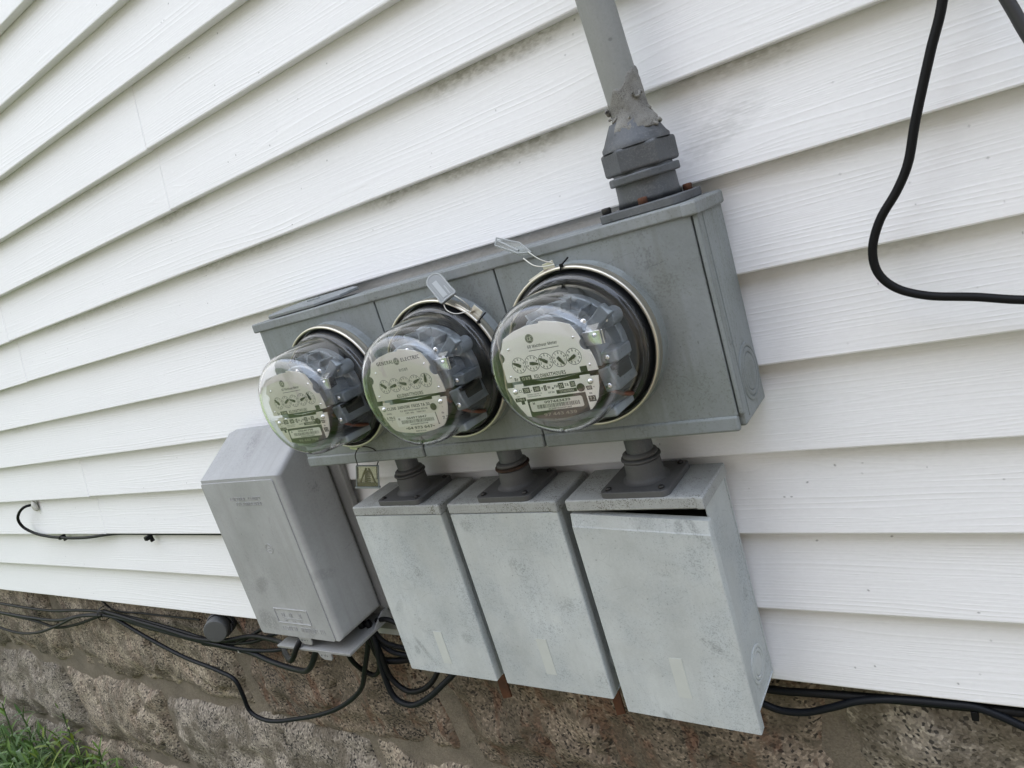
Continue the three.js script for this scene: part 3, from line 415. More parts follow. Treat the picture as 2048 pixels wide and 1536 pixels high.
function meter(i, label, opt) {
  const t = thing('electric_meter', label, 'electric meter', [METERS[i][0], METERS[i][1], FZ], 'round glass watt-hour meters on the meter box');
  const faceMat = face(opt);
  M('meter_base', latheZ([[0, 0.004], [0.0795, 0.004], [0.0800, 0.012], [0.0792, 0.0250], [0.0760, 0.0278], [0.0740, 0.0305], [0.0700, 0.0300], [0, 0.0285]], 72), baseMat, t, 0);
  const rg = M('sealing_ring', [latheZ([[0.0858, 0.0118], [0.0868, 0.0128], [0.0868, 0.0150], [0.0861, 0.0158], [0.0862, 0.0195], [0.0872, 0.0205], [0.0870, 0.0232], [0.0862, 0.0244], [0.0850, 0.0248], [0.0836, 0.0242], [0.0830, 0.0225], [0.0834, 0.0215], [0.0840, 0.0215], [0.0842, 0.0125]], 96)], ringMat, t, 0);
  const ca = opt.clasp; M('ring_clasp', [span(0.0835, 0.0945, -0.007, 0.007, 0.0138, 0.0152, 0.0007).rotateZ(ca), span(0.0850, 0.0882, -0.012, 0.010, 0.0125, 0.0225, 0.0008).rotateZ(ca + 0.17)], ringMat, rg, 0);
  const gp = [[0.0790, 0.0230], [0.0788, 0.0285], [0.0772, 0.0305], [0.0752, 0.0312], [0.0742, 0.0330], [0.0736, 0.0380], [0.0722, 0.0550], [0.0705, 0.0740], [0.0694, 0.0830], [0.0680, 0.0885], [0.0655, 0.0940], [0.0618, 0.0985], [0.0570, 0.1012], [0.0500, 0.1030], [0.0350, 0.1042], [0.0150, 0.1048], [0.0, 0.1050]], th = 0.0028;
  const inner = gp.map(([a, b], k) => { const [a0, b0] = gp[Math.max(0, k - 1)], [a1, b1] = gp[Math.min(gp.length - 1, k + 1)], l = Math.hypot(a1 - a0, b1 - b0), nx = (b1 - b0) / l, nz = -(a1 - a0) / l; return [k === gp.length - 1 ? 0 : Math.max(0, a - nx * th), b - nz * th]; }).reverse();
  M('glass_cover', [wobble(latheZ(gp, 128)), wobble(latheZ(inner, 128)), wobble(latheZ([inner[inner.length - 1], gp[0]], 128))], glass, t, 0);
  // works behind the dial
  const half = (r, n = 26) => [...arcPts(0, 0, r, -14, 194, n)];
  M('cast_frame', [ext(half(0.058), 0.010, 0.001).translate(0, 0, 0.030), ext(half(0.047), 0.030, 0.0015).translate(0, 0.001, 0.040), span(-0.037, 0.037, -0.005, 0.034, 0.066, 0.0865, 0.003),
    new RoundedBoxGeometry(0.013, 0.034, 0.012, 2, 0.002).rotateZ(-0.9).translate(0.046, 0.030, 0.056), new RoundedBoxGeometry(0.018, 0.012, 0.034, 2, 0.002).translate(0.052, -0.004, 0.050), new RoundedBoxGeometry(0.014, 0.024, 0.044, 2, 0.002).rotateZ(0.2).translate(0.050, -0.024, 0.052), new RoundedBoxGeometry(0.014, 0.05, 0.044, 2, 0.002).translate(-0.052, -0.012, 0.052), ext(circ(20, 0.009, 0.053, 0.029), 0.020, 0.001).translate(0, 0, 0.034), span(-0.05, 0.05, -0.062, -0.052, 0.03, 0.075, 0.003)], castMat, t, 0.12);
  M('register_bracket', [span(0.0385, 0.0575, 0.0125, 0.0262, 0.0790, 0.0802, 0.0005), new RoundedBoxGeometry(0.0012, 0.0135, 0.017, 1, 0.0005).rotateY(0.35).translate(0.0565, 0.0193, 0.072), new RoundedBoxGeometry(0.012, 0.0012, 0.014, 1, 0.0005).rotateX(0.5).translate(0.047, 0.0265, 0.074), latheZ([[0.0022, 0.080], [0.0018, 0.0815], [0, 0.082]], 12).translate(0.052, 0.022, 0)], bright, t, 0);
  for (let k = 0; k < 5; k++) M('frame_fin', new RoundedBoxGeometry(0.016, 0.0022, 0.024, 1, 0.0008).translate(0.050, 0, 0.050).rotateZ((52 + k * 22) * Math.PI / 180), castMat, t, 0.12);
  for (const [x, y, z] of [[0.040, 0.035, 0.071], [-0.040, 0.035, 0.071], [0.053, 0.029, 0.0555], [0.052, -0.004, 0.0675], [0.050, -0.030, 0.0745], [-0.052, -0.02, 0.0745], [0.0, 0.040, 0.071]]) M('frame_screw', latheZ([[0.0030, 0], [0.0026, 0.0014], [0, 0.0020]], 14).translate(x, y, z), bright, t, 0);
  for (const g of [span(0.040, 0.058, -0.016, -0.012, 0.040, 0.072, 0.0006), span(0.056, 0.0575, -0.040, -0.012, 0.036, 0.066, 0.0005), span(-0.0575, -0.056, -0.040, -0.012, 0.036, 0.066, 0.0005)]) M('terminal_blade', g, wireDark, t, 0);
  const copper = std({ color: lin(0.22, 0.09, 0.055), roughness: 0.45, metalness: 0.7 });
  for (const g of [tube([[0.030, -0.024, 0.066], [0.046, -0.036, 0.068], [0.056, -0.046, 0.055], [0.052, -0.052, 0.036]], 0.0022, 24, 8), tube([[-0.030, -0.024, 0.066], [-0.048, -0.038, 0.064], [-0.056, -0.044, 0.04]], 0.0022, 20, 8)]) M('copper_lead', g, copper, t, 0);
  M('rotor_disc', latheY([[0, -0.0121], [0.0405, -0.0121], [0.0408, -0.0116], [0.0405, -0.0111], [0, -0.0111]], 64).translate(0, 0, 0.0475), bright, t, 0);
  M('coil', [span(-0.034, 0.034, -0.050, -0.018, 0.030, 0.066, 0.006), new THREE.TorusGeometry(0.014, 0.007, 10, 24).rotateX(Math.PI / 2).translate(0.026, -0.034, 0.058), new THREE.TorusGeometry(0.014, 0.007, 10, 24).rotateX(Math.PI / 2).translate(-0.026, -0.034, 0.058)], coilMat, t, 0);
  const up = M('dial_plate', plateGeo(upperPlate, 0.0898), faceMat, t, 0);
  const lo = M('name_plate', plateGeo(lowerPlate, 0.0895), faceMat, t, 0);
  const inkMat = std({ color: lin(0.03, 0.028, 0.025), roughness: 0.5 });
  opt.hands.forEach((a, k) => { const g = ext([[-0.0014, -0.0024], [0.0014, -0.0024], [0.0017, 0.001], [0.0009, 0.0062], [0, 0.0076], [-0.0009, 0.0062], [-0.0017, 0.001]], 0.0006, 0).rotateZ(a * Math.PI / 180).translate((-31.4 + 15.6 * k) / 1000, 0.0081, 0.0912); M('dial_pointer', [g, latheZ([[0.0012, 0.0908], [0.0012, 0.0925], [0, 0.0927]], 10).translate((-31.4 + 15.6 * k) / 1000, 0.0081, 0)], inkMat, up, 0); });
  for (const [x, y] of [[-38.5, 25.4], [35.8, 26], [45, -2], [-45.2, -2.5]]) M('screw', latheZ([[0.0014, 0.0905], [0.0012, 0.0913], [0, 0.0916]], 10).translate(x / 1000, y / 1000, 0), bright, up, 0);
  for (const [x, y] of [[-45, -18.3], [40.8, -18]]) M('screw', latheZ([[0.0031, 0.0903], [0.0028, 0.0917], [0.0016, 0.0928], [0, 0.0932]], 16).translate(x / 1000, y / 1000, 0), bright, lo, 0);
  M('adjusting_knob', latheZ([[0.0041, 0.0903], [0.0041, 0.0915], [0.0030, 0.0916], [0.0028, 0.0910], [0, 0.0910]], 24).translate(0.0292, -0.0227, 0), coilMat, lo, 0);
  return t;
}
meter(0, 'glass electric meter at the end of the meter box above the telephone box', { style: 'boxed', seed: 3, paper: '#dfdcd2', ink: '#33322e', number: '09640798', code: 'ACD096407981444T', serial: '96 440 798', hands: [40, -60, 70, -75, 20], clasp: -1.75 });
meter(1, 'middle glass electric meter with a grey seal tag on its rim', { style: 'plain', seed: 4, paper: '#e0ddd3', ink: '#33322e', number: '064973647', code: 'AGD064973647144', serial: '64 973 647', hands: [50, 100, 75, -70, -10], clasp: 0.72 });
meter(2, 'glass electric meter under the service cable with the whitest dial plate', { style: 'boxed', seed: 5, paper: '#fbfaf4', ink: '#22211e', number: '097443439', code: 'ACD097443439144T', serial: '97 443 439', hands: [62, -100, 58, -145, 118], clasp: 1.72 });

// ---------------------------------------------------------------- seals
const clear = new THREE.MeshPhysicalMaterial({ color: lin(0.9, 0.92, 0.91), transmission: 0.9, thickness: 0, roughness: 0.08, ior: 1.45, side: THREE.DoubleSide });
const greyClear = new THREE.MeshPhysicalMaterial({ color: lin(0.36, 0.41, 0.42), transmission: 0.35, thickness: 0, roughness: 0.25, ior: 1.45, side: THREE.DoubleSide });
const murky = new THREE.MeshPhysicalMaterial({ color: lin(0.80, 0.82, 0.68), transmission: 0.9, thickness: 0, roughness: 0.1, ior: 1.45, side: THREE.DoubleSide });
const tagGrey = std({ color: lin(0.19, 0.20, 0.20), roughness: 0.35 }), tagRim = std({ color: lin(0.30, 0.315, 0.315), roughness: 0.3 });
const wire = std({ color: lin(0.6, 0.58, 0.52), metalness: 1, roughness: 0.3 });
const basisM = (o, x, y) => { const X = V(...x).normalize(), Z = X.clone().cross(V(...y)).normalize(), Y = Z.clone().cross(X); return new THREE.Matrix4().makeBasis(X, Y, Z).setPosition(V(...o)); };
{ // on the middle meter: grey plastic tongue leaning out
  const t = thing('seal_tag', 'grey plastic wire seal tag clipped to the rim of the middle meter', 'seal tag');
  const q = basisM([-0.2835, 0.5660, 0.1166], [0.0123, 0.0061, -0.0111], [-0.0235, 0.028, -0.0106]);
  const sh = [[-0.0095, 0], [0.0095, 0], ...arcPts(0, 0.028, 0.0095, 0, 180, 12)];
  const rim = [[-0.0095, 0.0], [-0.0032, 0.0], [0.0032, 0.0], [0.0095, 0.0], [0.0095, 0.009], [0.0095, 0.019], ...arcPts(0, 0.028, 0.0095, 0, 180, 8), [-0.0095, 0.019], [-0.0095, 0.009]].map(([x, y]) => V(x, y, 0.0042));
  const b = M('tag_body', [ext(sh, 0.005, 0.0008).translate(0, 0, -0.001).applyMatrix4(q)], tagGrey, t, 0);
  M('raised_rim', [tube(rim, 0.0013, 80, 6, true).applyMatrix4(q), span(-0.0045, 0.0015, 0.003, 0.028, 0.0042, 0.0052, 0.0004).applyMatrix4(q), span(0.0040, 0.0055, 0.002, 0.016, 0.0042, 0.0052, 0.0004).applyMatrix4(q)], tagRim, b, 0);
  M('seal_wire', [tube([[-0.291, 0.5655, 0.120], [-0.288, 0.556, 0.122], [-0.279, 0.549, 0.120], [-0.264, 0.5475, 0.112]], 0.0006, 20, 6), tube([[-0.274, 0.569, 0.118], [-0.266, 0.561, 0.117], [-0.2625, 0.553, 0.114], [-0.2645, 0.5475, 0.112]], 0.0006, 20, 6)], wire, t, 0);
  settle(t, [-0.272, 0.548, 0.112]);
}
{ // on the meter under the cable: clear plastic flag
  const t = thing('seal_tag', 'clear plastic wire seal tag sticking up from the rim of the white-dial meter', 'seal tag');
  const q = basisM([-0.2111, 0.6154, 0.0982], [0.028, -0.0119, 0.0022], [-0.002, 0.0069, -0.0098]);
  const qi = q.clone().invert(), sh = [[-0.2111, 0.6154, 0.0982], [-0.2091, 0.6085, 0.108], [-0.1801, 0.5941, 0.1137], [-0.1673, 0.5915, 0.1102], [-0.1831, 0.6035, 0.1004]].map((p) => { const v = V(...p).applyMatrix4(qi); return [v.x, v.y]; });
  const b = M('tag_body', [ext(sh, 0.003, 0.0005).translate(0, 0, -0.003).applyMatrix4(q)], clear, t, 0);
  M('raised_rim', [...sh.map(([x, y], k) => bar([x, y, 0.0003], [...sh[(k + 1) % sh.length], 0.0003], 0.0008, 6).applyMatrix4(q)), bar([0.004, -0.004, 0.0006], [0.036, -0.0115, 0.0006], 0.0012, 6).applyMatrix4(q)], tagRim, b, 0);
  M('seal_wire', [tube([[-0.176, 0.588, 0.114], [-0.166, 0.5785, 0.115], [-0.156, 0.5745, 0.113], [-0.146, 0.5735, 0.108]], 0.0007, 20, 6), tube([[-0.169, 0.593, 0.113], [-0.158, 0.582, 0.112], [-0.148, 0.5755, 0.108]], 0.0007, 16, 6)], wire, t, 0);
  const zt = M('cable_tie', [tube([[-0.1385, 0.5655, 0.1135], [-0.1365, 0.5700, 0.113], [-0.1335, 0.5735, 0.110], [-0.1290, 0.5770, 0.107]], 0.0009, 16, 6), span(-0.138, -0.1345, 0.5695, 0.573, 0.1105, 0.1138, 0.0006)], black, t, 0);
  settle(t, [-0.146, 0.573, 0.108]);
}
{ // black tie on the middle meter's ring
  const m = M('cable_tie', [tube([[-0.2585, 0.5320, 0.1135], [-0.2560, 0.5345, 0.1125], [-0.2510, 0.5385, 0.110], [-0.2470, 0.5415, 0.108]], 0.0009, 16, 6), span(-0.2585, -0.255, 0.5315, 0.535, 0.1110, 0.1142, 0.0006)], black, null, 0); tag(m, 'tiny black tie through the rim of the middle meter', 'cable tie');
}
{ // under the end meter: clear block hanging on a wire bail
  const t = thing('seal_tag', 'clear square seal with green coil hanging on a dark wire below the end meter', 'seal tag');
  const q = basisM([-0.5343, 0.3522, 0.1009], [0.0249, -0.009, -0.016], [0.0075, 0.0305, -0.0068]).multiply(new THREE.Matrix4().makeScale(0.78, 0.78, 0.78));
  const at = (g) => g.applyMatrix4(q);
  const b = M('tag_body', at(span(-0.0195, 0.0195, -0.0195, 0.0195, -0.003, 0.003, 0.0008)), murky, t, 0);
  M('frame', [at(span(-0.0225, 0.0225, -0.0225, -0.0192, -0.004, 0.004, 0.0006)), at(span(-0.0205, -0.0188, -0.019, 0.0195, -0.0036, 0.0036, 0.0006)), at(span(0.0188, 0.0205, -0.019, 0.0195, -0.0036, 0.0036, 0.0006)), at(span(-0.0188, 0.0188, 0.0186, 0.0197, -0.0036, 0.0036, 0.0005))], greyClear, b, 0);
  const sp = []; for (let k = 0; k <= 80; k++) { const a = k * 0.6; sp.push(V(0.0045 * Math.cos(a), -0.016 + k * 0.00034, 0.0018 * Math.sin(a)).applyMatrix4(q)); }
  M('green_insert', [tube(sp, 0.0010, 200, 6), ...[-1, 1].map((s) => tube([V(s * 0.002, 0.0145, 0), V(s * 0.0065, 0.006, 0), V(s * 0.010, -0.004, 0), V(s * 0.0145, -0.015, 0)].map((p) => p.applyMatrix4(q)), 0.0014, 20, 6)), at(span(-0.0185, 0.0185, -0.0188, -0.0125, -0.002, 0.002, 0.0008))], std({ color: lin(0.11, 0.115, 0.035), roughness: 0.45 }), b, 0);
  M('wire_bail', tube([V(-0.0175, -0.005, 0).applyMatrix4(q), V(-0.0175, 0.0195, 0).applyMatrix4(q), V(-0.021, 0.040, 0).applyMatrix4(q), V(-0.012, 0.0535, 0).applyMatrix4(q), V(0.008, 0.052, 0).applyMatrix4(q), V(0.0195, 0.042, 0).applyMatrix4(q), V(0.0205, 0.03, 0).applyMatrix4(q), V(0.0172, 0.018, 0).applyMatrix4(q), V(0.0172, -0.006, 0).applyMatrix4(q)], 0.0008, 60, 6), wireDark, t, 0);
  settle(t, [-0.535, 0.335, 0.10]);
}

// ---------------------------------------------------------------- telephone interface box
{
  const t = thing('telephone_box', 'tall grey plastic telephone interface box with sloped top and loose wires below', 'utility box');
  const xl = -0.9345, xr = -0.7165;
  M('back_plate', [span(-0.943, -0.6965, 0.064, 0.405, 0.0006, 0.0125, 0.003), span(-0.905, -0.705, 0.018, 0.0655, 0.0008, 0.008, 0.002)], nidPlain, t, 0.5);
  const pr = [[0.0700, 0.014], [0.0700, 0.1135], [0.3690, 0.1135], [0.4175, 0.0370], [0.4225, 0.0300], [0.4235, 0.0140]];
  M('hood', ext(pr.map(([y, z]) => [-z, y]).reverse(), xr - xl - 0.018, 0.009, [], 6).rotateY(Math.PI / 2).translate(xl + 0.009, 0, 0), nidMat, t, 0.6);
  const fp = M('front_door', [ext(rrect(xl + 0.0040, xr - 0.0145, 0.0690, 0.3635, 0.006), 0.0016, 0.0007, [], 2).translate(0, 0, 0.1128)], nidMat, t, 0.6);
  M('embossed_frame', [[-0.8645, -0.8645, 0.097, 0.1245], [-0.7775, -0.7775, 0.097, 0.1245]].map(([x, , a, b]) => span(x - 0.0008, x + 0.0008, a, b, 0.1148, 0.1164, 0.0006)).concat([span(-0.8653, -0.7767, 0.1237, 0.1253, 0.1148, 0.1164, 0.0006), span(-0.8653, -0.7767, 0.0962, 0.0978, 0.1148, 0.1164, 0.0006)]), nidMat, fp, 0.6);
  const strokes = (x0, x1, y, h, seed) => { const r = rng(seed), o = []; let x = x0; while (x < x1) { const w = 0.0035 + 0.002 * r(); if (r() > 0.12) { o.push(span(x, x + 0.0008, y, y + h, 0.1149, 0.1158, 0.0003, 1)); const u = r() > 0.5 ? h - 0.0009 : 0; o.push(span(x + 0.0007, x + w, y + u, y + u + 0.0009, 0.1149, 0.1157, 0.0003, 1)); if (r() > 0.5) o.push(span(x + w - 0.0006, x + w + 0.0002, y, y + h, 0.1149, 0.1158, 0.0003, 1)); } x += w + 0.0016; } return o.filter((g) => g); };
  M('worn_lettering', [...strokes(-0.848, -0.796, 0.1085, 0.0085, 2), span(-0.847, -0.797, 0.1052, 0.1062, 0.1148, 0.1157, 0.0003, 1), ...strokes(-0.846, -0.798, 0.1000, 0.0032, 8), ...strokes(-0.872, -0.752, 0.0815, 0.0082, 3), ...strokes(-0.860, -0.776, 0.3300, 0.0058, 4), ...strokes(-0.854, -0.772, 0.3205, 0.0058, 6)], nidMat, fp, 0.6);
  M('round_emblem', [latheZ([[0.0092, 0.1148], [0.0090, 0.1157], [0.0080, 0.1157], [0.0078, 0.1149]], 32).translate(-0.8085, 0.241, 0), span(-0.8125, -0.8045, 0.2425, 0.2438, 0.1148, 0.1156, 0.0003, 1), span(-0.8125, -0.8045, 0.2380, 0.2392, 0.1148, 0.1156, 0.0003, 1)], nidMat, fp, 0.6);
  const shelf = M('bottom_shelf', [ext([[-0.897, -0.006], [-0.711, -0.006], [-0.709, -0.075], [-0.7065, -0.1165], [-0.893, -0.1195]].reverse(), 0.0035, 0.0006).rotateX(-Math.PI / 2).translate(0, 0.0455, 0), ext([[-0.006, 0.0475], [-0.006, 0.066], [-0.024, 0.066], [-0.050, 0.050], [-0.050, 0.0475]], 0.0022, 0.0004).rotateY(Math.PI / 2).translate(-0.7135, 0, 0)], nidPlain, t, 0.5);
  const tabShape = (w) => { const holes = [-0.009, -0.001, 0.0055].map((x, k) => { const h = new THREE.Path(); h.absarc(x, -0.0055, 0.0022 - 0.0004 * k, 0, 7, true); return h; }); return ext([[-0.0165, 0], [0.0165, 0], [0.0155, -0.010], [0.012, -0.0135], [-0.006, -0.0135], [-0.0135, -0.009]], 0.0022, 0.0004, holes); };
  M('lock_tab', tabShape().translate(-0.812, 0.0695, 0.1125), nidPlain, fp, 0.5);
  M('lock_tab', tabShape().translate(-0.7700, 0.0455, 0.1150), nidPlain, shelf, 0.5);
  settle(t, [-0.82, 0.018, 0]);
}

// ---------------------------------------------------------------- cables, pipe, clips
const cab = (name, label, pts, r, mat = black, group, n = 0) => tag(M(name, tube(pts, r, n || pts.length * 10, 10), mat, null, 0), label, 'cable', group);
const zed = (pts, z) => pts.map(([x, y, dz = 0]) => [x, y, z + dz]);
cab('black_cable', 'black cable running along the stones and looping low under the telephone box', zed([[-1.860, -0.040], [-1.672, -0.106], [-1.533, -0.145], [-1.396, -0.168], [-1.345, -0.185], [-1.339, -0.223], [-1.339, -0.271], [-1.290, -0.287], [-1.145, -0.257], [-0.983, -0.197, 0.008], [-0.865, -0.123, 0.02], [-0.806, -0.056, 0.035], [-0.752, 0.02, 0.045], [-0.745, 0.05, 0.045]], -0.005), 0.0048, blackBlue);
cab('black_cable', 'thick black cable running straight from the wire bundle to the tab under the telephone box', zed([[-1.856, -0.035], [-1.689, -0.062], [-1.574, -0.072], [-1.364, -0.088], [-1.230, -0.094], [-1.123, -0.090, 0.02], [-0.99, -0.07, 0.05], [-0.86, -0.01, 0.1], [-0.80, 0.045, 0.11]], -0.003), 0.0055, blackBlue);
cab('black_cable', 'black cable passing below the round pipe end to the telephone box', zed([[-1.853, -0.032], [-1.588, -0.059], [-1.418, -0.076], [-1.311, -0.070], [-1.192, -0.047], [-1.08, -0.030, 0.02], [-0.99, -0.006, 0.055], [-0.93, 0.006, 0.09], [-0.87, 0.02, 0.118], [-0.835, 0.053, 0.119], [-0.83, 0.068, 0.10]], 0.000), 0.0050, black);
cab('black_cable', 'upper black cable above the others on the far stones', zed([[-4.2, -0.05], [-2.789, -0.059], [-2.614, -0.062], [-2.228, -0.062], [-2.014, -0.045], [-1.860, -0.040], [-1.679, -0.049], [-1.5, -0.066], [-1.36, -0.081], [-1.22, -0.070], [-1.10, -0.035]], -0.006), 0.0042, black);
cab('black_cable', 'black cable sagging slightly between the far stones and the wire bundle', zed([[-4.2, -0.08], [-2.828, -0.092], [-2.649, -0.093], [-2.406, -0.094], [-2.183, -0.087], [-1.992, -0.055], [-1.865, -0.045], [-1.657, -0.055], [-1.5, -0.070], [-1.364, -0.082], [-1.230, -0.085], [-1.1, -0.07], [-1.0, -0.03, 0.01]], 0.001), 0.0042, blackBlue);
cab('black_cable', 'black cable with the deepest sag on the far stones', zed([[-4.2, -0.11], [-2.889, -0.144], [-2.717, -0.154], [-2.558, -0.163], [-2.385, -0.147], [-2.201, -0.106], [-2.028, -0.061], [-1.863, -0.044]], 0.004), 0.0040, black);
cab('black_cable', 'black cable crossing the sagging one on the far stones', zed([[-4.2, -0.085], [-2.836, -0.099], [-2.659, -0.102], [-2.351, -0.113], [-2.252, -0.123], [-2.096, -0.100], [-1.939, -0.064], [-1.860, -0.047]], -0.006), 0.0040, black);
cab('black_wire', 'thin black wire from under the siding along the stones to the round pipe end', zed([[-1.895, 0.002], [-1.850, -0.035], [-1.670, -0.038], [-1.412, -0.036]], -0.018), 0.0026, black);
cab('black_wire', 'short black cable curling up behind the telephone box from the pipe end', zed([[-1.420, -0.094], [-1.346, -0.092], [-1.278, -0.079], [-1.192, -0.047], [-1.133, -0.023], [-1.05, 0.0, -0.012]], -0.006), 0.0040, black);
tag(M('cable_tie', [latheZ([[0.019, -0.004], [0.0205, 0], [0.019, 0.004]], 20).rotateY(Math.PI / 2).translate(-1.855, -0.040, -0.002)], black, null, 0), 'black tie bundling the cables on the stones', 'cable tie');
tag(M('cable_tie', new THREE.TorusGeometry(0.0060, 0.0010, 6, 18).rotateY(Math.PI / 2).rotateZ(0.1).translate(-1.262, -0.092, -0.003), std({ color: lin(0.55, 0.55, 0.5), roughness: 0.5 }), null, 0), 'small white band round the thick black cable below the telephone box', 'cable tie');
const loops = 'black cables looping below the telephone box';
cab('black_cable', 'black cable hanging in the lowest loop under the breaker box by the telephone box', [[-0.738, 0.058, 0.04], [-0.724, 0.017, 0.05], [-0.732, -0.035, 0.05], [-0.727, -0.091, 0.05], [-0.695, -0.101, 0.05], [-0.652, -0.084, 0.05], [-0.605, -0.052, 0.046], [-0.565, -0.020, 0.03], [-0.55, 0.008, 0.012]], 0.0052, blackBlue, loops);
cab('black_cable', 'black cable in the smaller loop inside the lowest loop under the breaker box', [[-0.730, 0.060, 0.045], [-0.723, -0.003, 0.048], [-0.722, -0.054, 0.046], [-0.696, -0.077, 0.044], [-0.658, -0.070, 0.042], [-0.629, -0.050, 0.036], [-0.609, -0.018, 0.024], [-0.605, 0.008, 0.012]], 0.0048, black, loops);
cab('black_cable', 'short black cable hanging down from the shelf of the telephone box', [[-0.800, 0.046, 0.05], [-0.806, 0.014, 0.05], [-0.814, -0.019, 0.046], [-0.820, -0.057, 0.03], [-0.803, -0.078, 0.02], [-0.78, -0.061, 0.02], [-0.755, 0.0, 0.03], [-0.750, 0.048, 0.035]], 0.0045, black, loops);
cab('black_cable', 'black cable running behind the breaker box from the telephone box, topmost', [[-0.725, 0.052, 0.03], [-0.690, 0.060, 0.035], [-0.664, 0.046, 0.03], [-0.64, 0.015, 0.012], [-0.60, -0.008, 0.0]], 0.0042, black, loops);
cab('black_cable', 'black cable running behind the breaker box from the telephone box, second down', [[-0.735, 0.056, 0.04], [-0.716, 0.019, 0.04], [-0.692, 0.001, 0.03], [-0.645, -0.018, 0.01], [-0.58, -0.02, -0.004]], 0.0046, black, loops);
cab('black_cable', 'black cable running behind the breaker box from the telephone box, lowest', [[-0.742, 0.052, 0.035], [-0.720, 0.000, 0.035], [-0.688, -0.018, 0.025], [-0.645, -0.026, 0.006], [-0.58, -0.030, -0.004]], 0.0046, blackBlue, loops);
cab('black_cable', 'thick black cable dropping from the corner of the telephone box into the loops', [[-0.744, 0.066, 0.05], [-0.740, 0.020, 0.045], [-0.738, -0.02, 0.04], [-0.722, -0.030, 0.030], [-0.66, -0.034, 0.0]], 0.0060, black, loops);
cab('black_cable', 'black cable bulging out below the lowest siding edge beside the slipped breaker box', zed([[-0.25, -0.03], [-0.107, -0.037], [-0.090, -0.044], [-0.072, -0.050], [-0.041, -0.048], [-0.010, -0.036], [0.026, -0.020], [0.064, -0.012], [0.119, -0.009], [0.142, -0.009], [0.164, -0.017], [0.188, -0.029], [0.3, -0.06], [0.5, -0.055], [2.9, -0.05]], -0.004), 0.0047, blackBlue, undefined, 700);
cab('black_cable', 'black cable tucked straight under the lowest siding edge beside the slipped breaker box', zed([[-0.3, -0.02], [-0.110, -0.024], [-0.084, -0.026], [-0.023, -0.022], [0.046, -0.018], [0.190, -0.014], [0.6, -0.014], [2.9, -0.016]], -0.010), 0.0052, black);
tag(M('cable_clip', [new THREE.TorusGeometry(0.0062, 0.0020, 8, 16, Math.PI).rotateZ(-Math.PI / 2).rotateY(Math.PI / 2).translate(0.1405, -0.010, -0.004), span(0.137, 0.144, -0.026, -0.014, -0.022, -0.001, 0.0012)], black, null, 0), 'black clip holding the cable under the siding', 'cable clip');
cab('hanging_cable', 'black coaxial cable bent in a loose hook against the white siding', zed([[0.235, 2.45, -0.02], [0.228, 1.6, -0.01], [0.236, 1.1, 0.0], [0.224, 0.78], [0.210, 0.691], [0.197, 0.657], [0.179, 0.608], [0.168, 0.574], [0.157, 0.555], [0.140, 0.533], [0.130, 0.508], [0.131, 0.487], [0.142, 0.471], [0.164, 0.459], [0.201, 0.450], [0.238, 0.440], [0.5, 0.40], [0.9, 0.36, -0.015], [2.9, 0.35, -0.02]], 0.030), 0.0039, black, undefined, 1100);
cab('hanging_cable', 'black cable slanting across the corner of the siding behind the hooked cable', zed([[0.10, 2.45, -0.02], [0.11, 1.5, -0.015], [0.15, 0.95, -0.005], [0.21, 0.78], [0.244, 0.691], [0.252, 0.667], [0.260, 0.642], [0.31, 0.52], [0.42, 0.43, -0.01], [0.9, 0.385, -0.018], [2.9, 0.375, -0.02]], 0.030), 0.0046, std({ color: lin(0.03, 0.03, 0.033), roughness: 0.5 }), undefined, 900);
cab('siding_cable', 'thin black cable curling from a sealed hole and running under a siding edge', [[-1.985, 0.288, -0.012], [-2.000, 0.292, 0.012], [-2.050, 0.262, 0.022], [-2.056, 0.236, 0.018], [-2.030, 0.213, 0.010], [-1.960, 0.199, 0.006], [-1.88, 0.195, 0.0056], [-1.80, 0.194, 0.0056], [-1.72, 0.196, 0.0040], [-1.66, 0.1995, 0.001], [-1.60, 0.2010, -0.0050], [-1.4, 0.2012, -0.0055], [-1.1, 0.2012, -0.0055], [-0.93, 0.2012, -0.0055]], 0.0038, black, undefined, 160);
tag(M('wall_grommet', [(() => { const g = new THREE.SphereGeometry(0.0145, 24, 16); const p = g.attributes.position; for (let i = 0; i < p.count; i++) { const x = p.getX(i), y = p.getY(i), z = p.getZ(i), k = 0.75 + 0.6 * N3(x * 70 + 4, y * 70 + 4, z * 70); p.setXYZ(i, x * k * 0.75, y * k * 1.05, z * k * 0.45); } g.computeVertexNormals(); return g.translate(-1.982, 0.285, -0.005); })()], std({ color: lin(0.5, 0.49, 0.45), roughness: 0.7 }), null, 0), 'blob of sealant round the hole where the thin cable enters the siding', 'sealant');
for (const [x, l] of [[-1.885, 'small black clip on the thin cable beside the sealant blob'], [-1.435, 'small black clip on the thin cable near the telephone box']]) tag(M('cable_clip', [span(x - 0.006, x + 0.006, 0.190, 0.2000, -0.006, 0.0105, 0.002), span(x + 0.002, x + 0.007, 0.183, 0.191, -0.006, 0.003, 0.0015)], black, null, 0), l, 'cable clip', 'black clips on the siding cable');
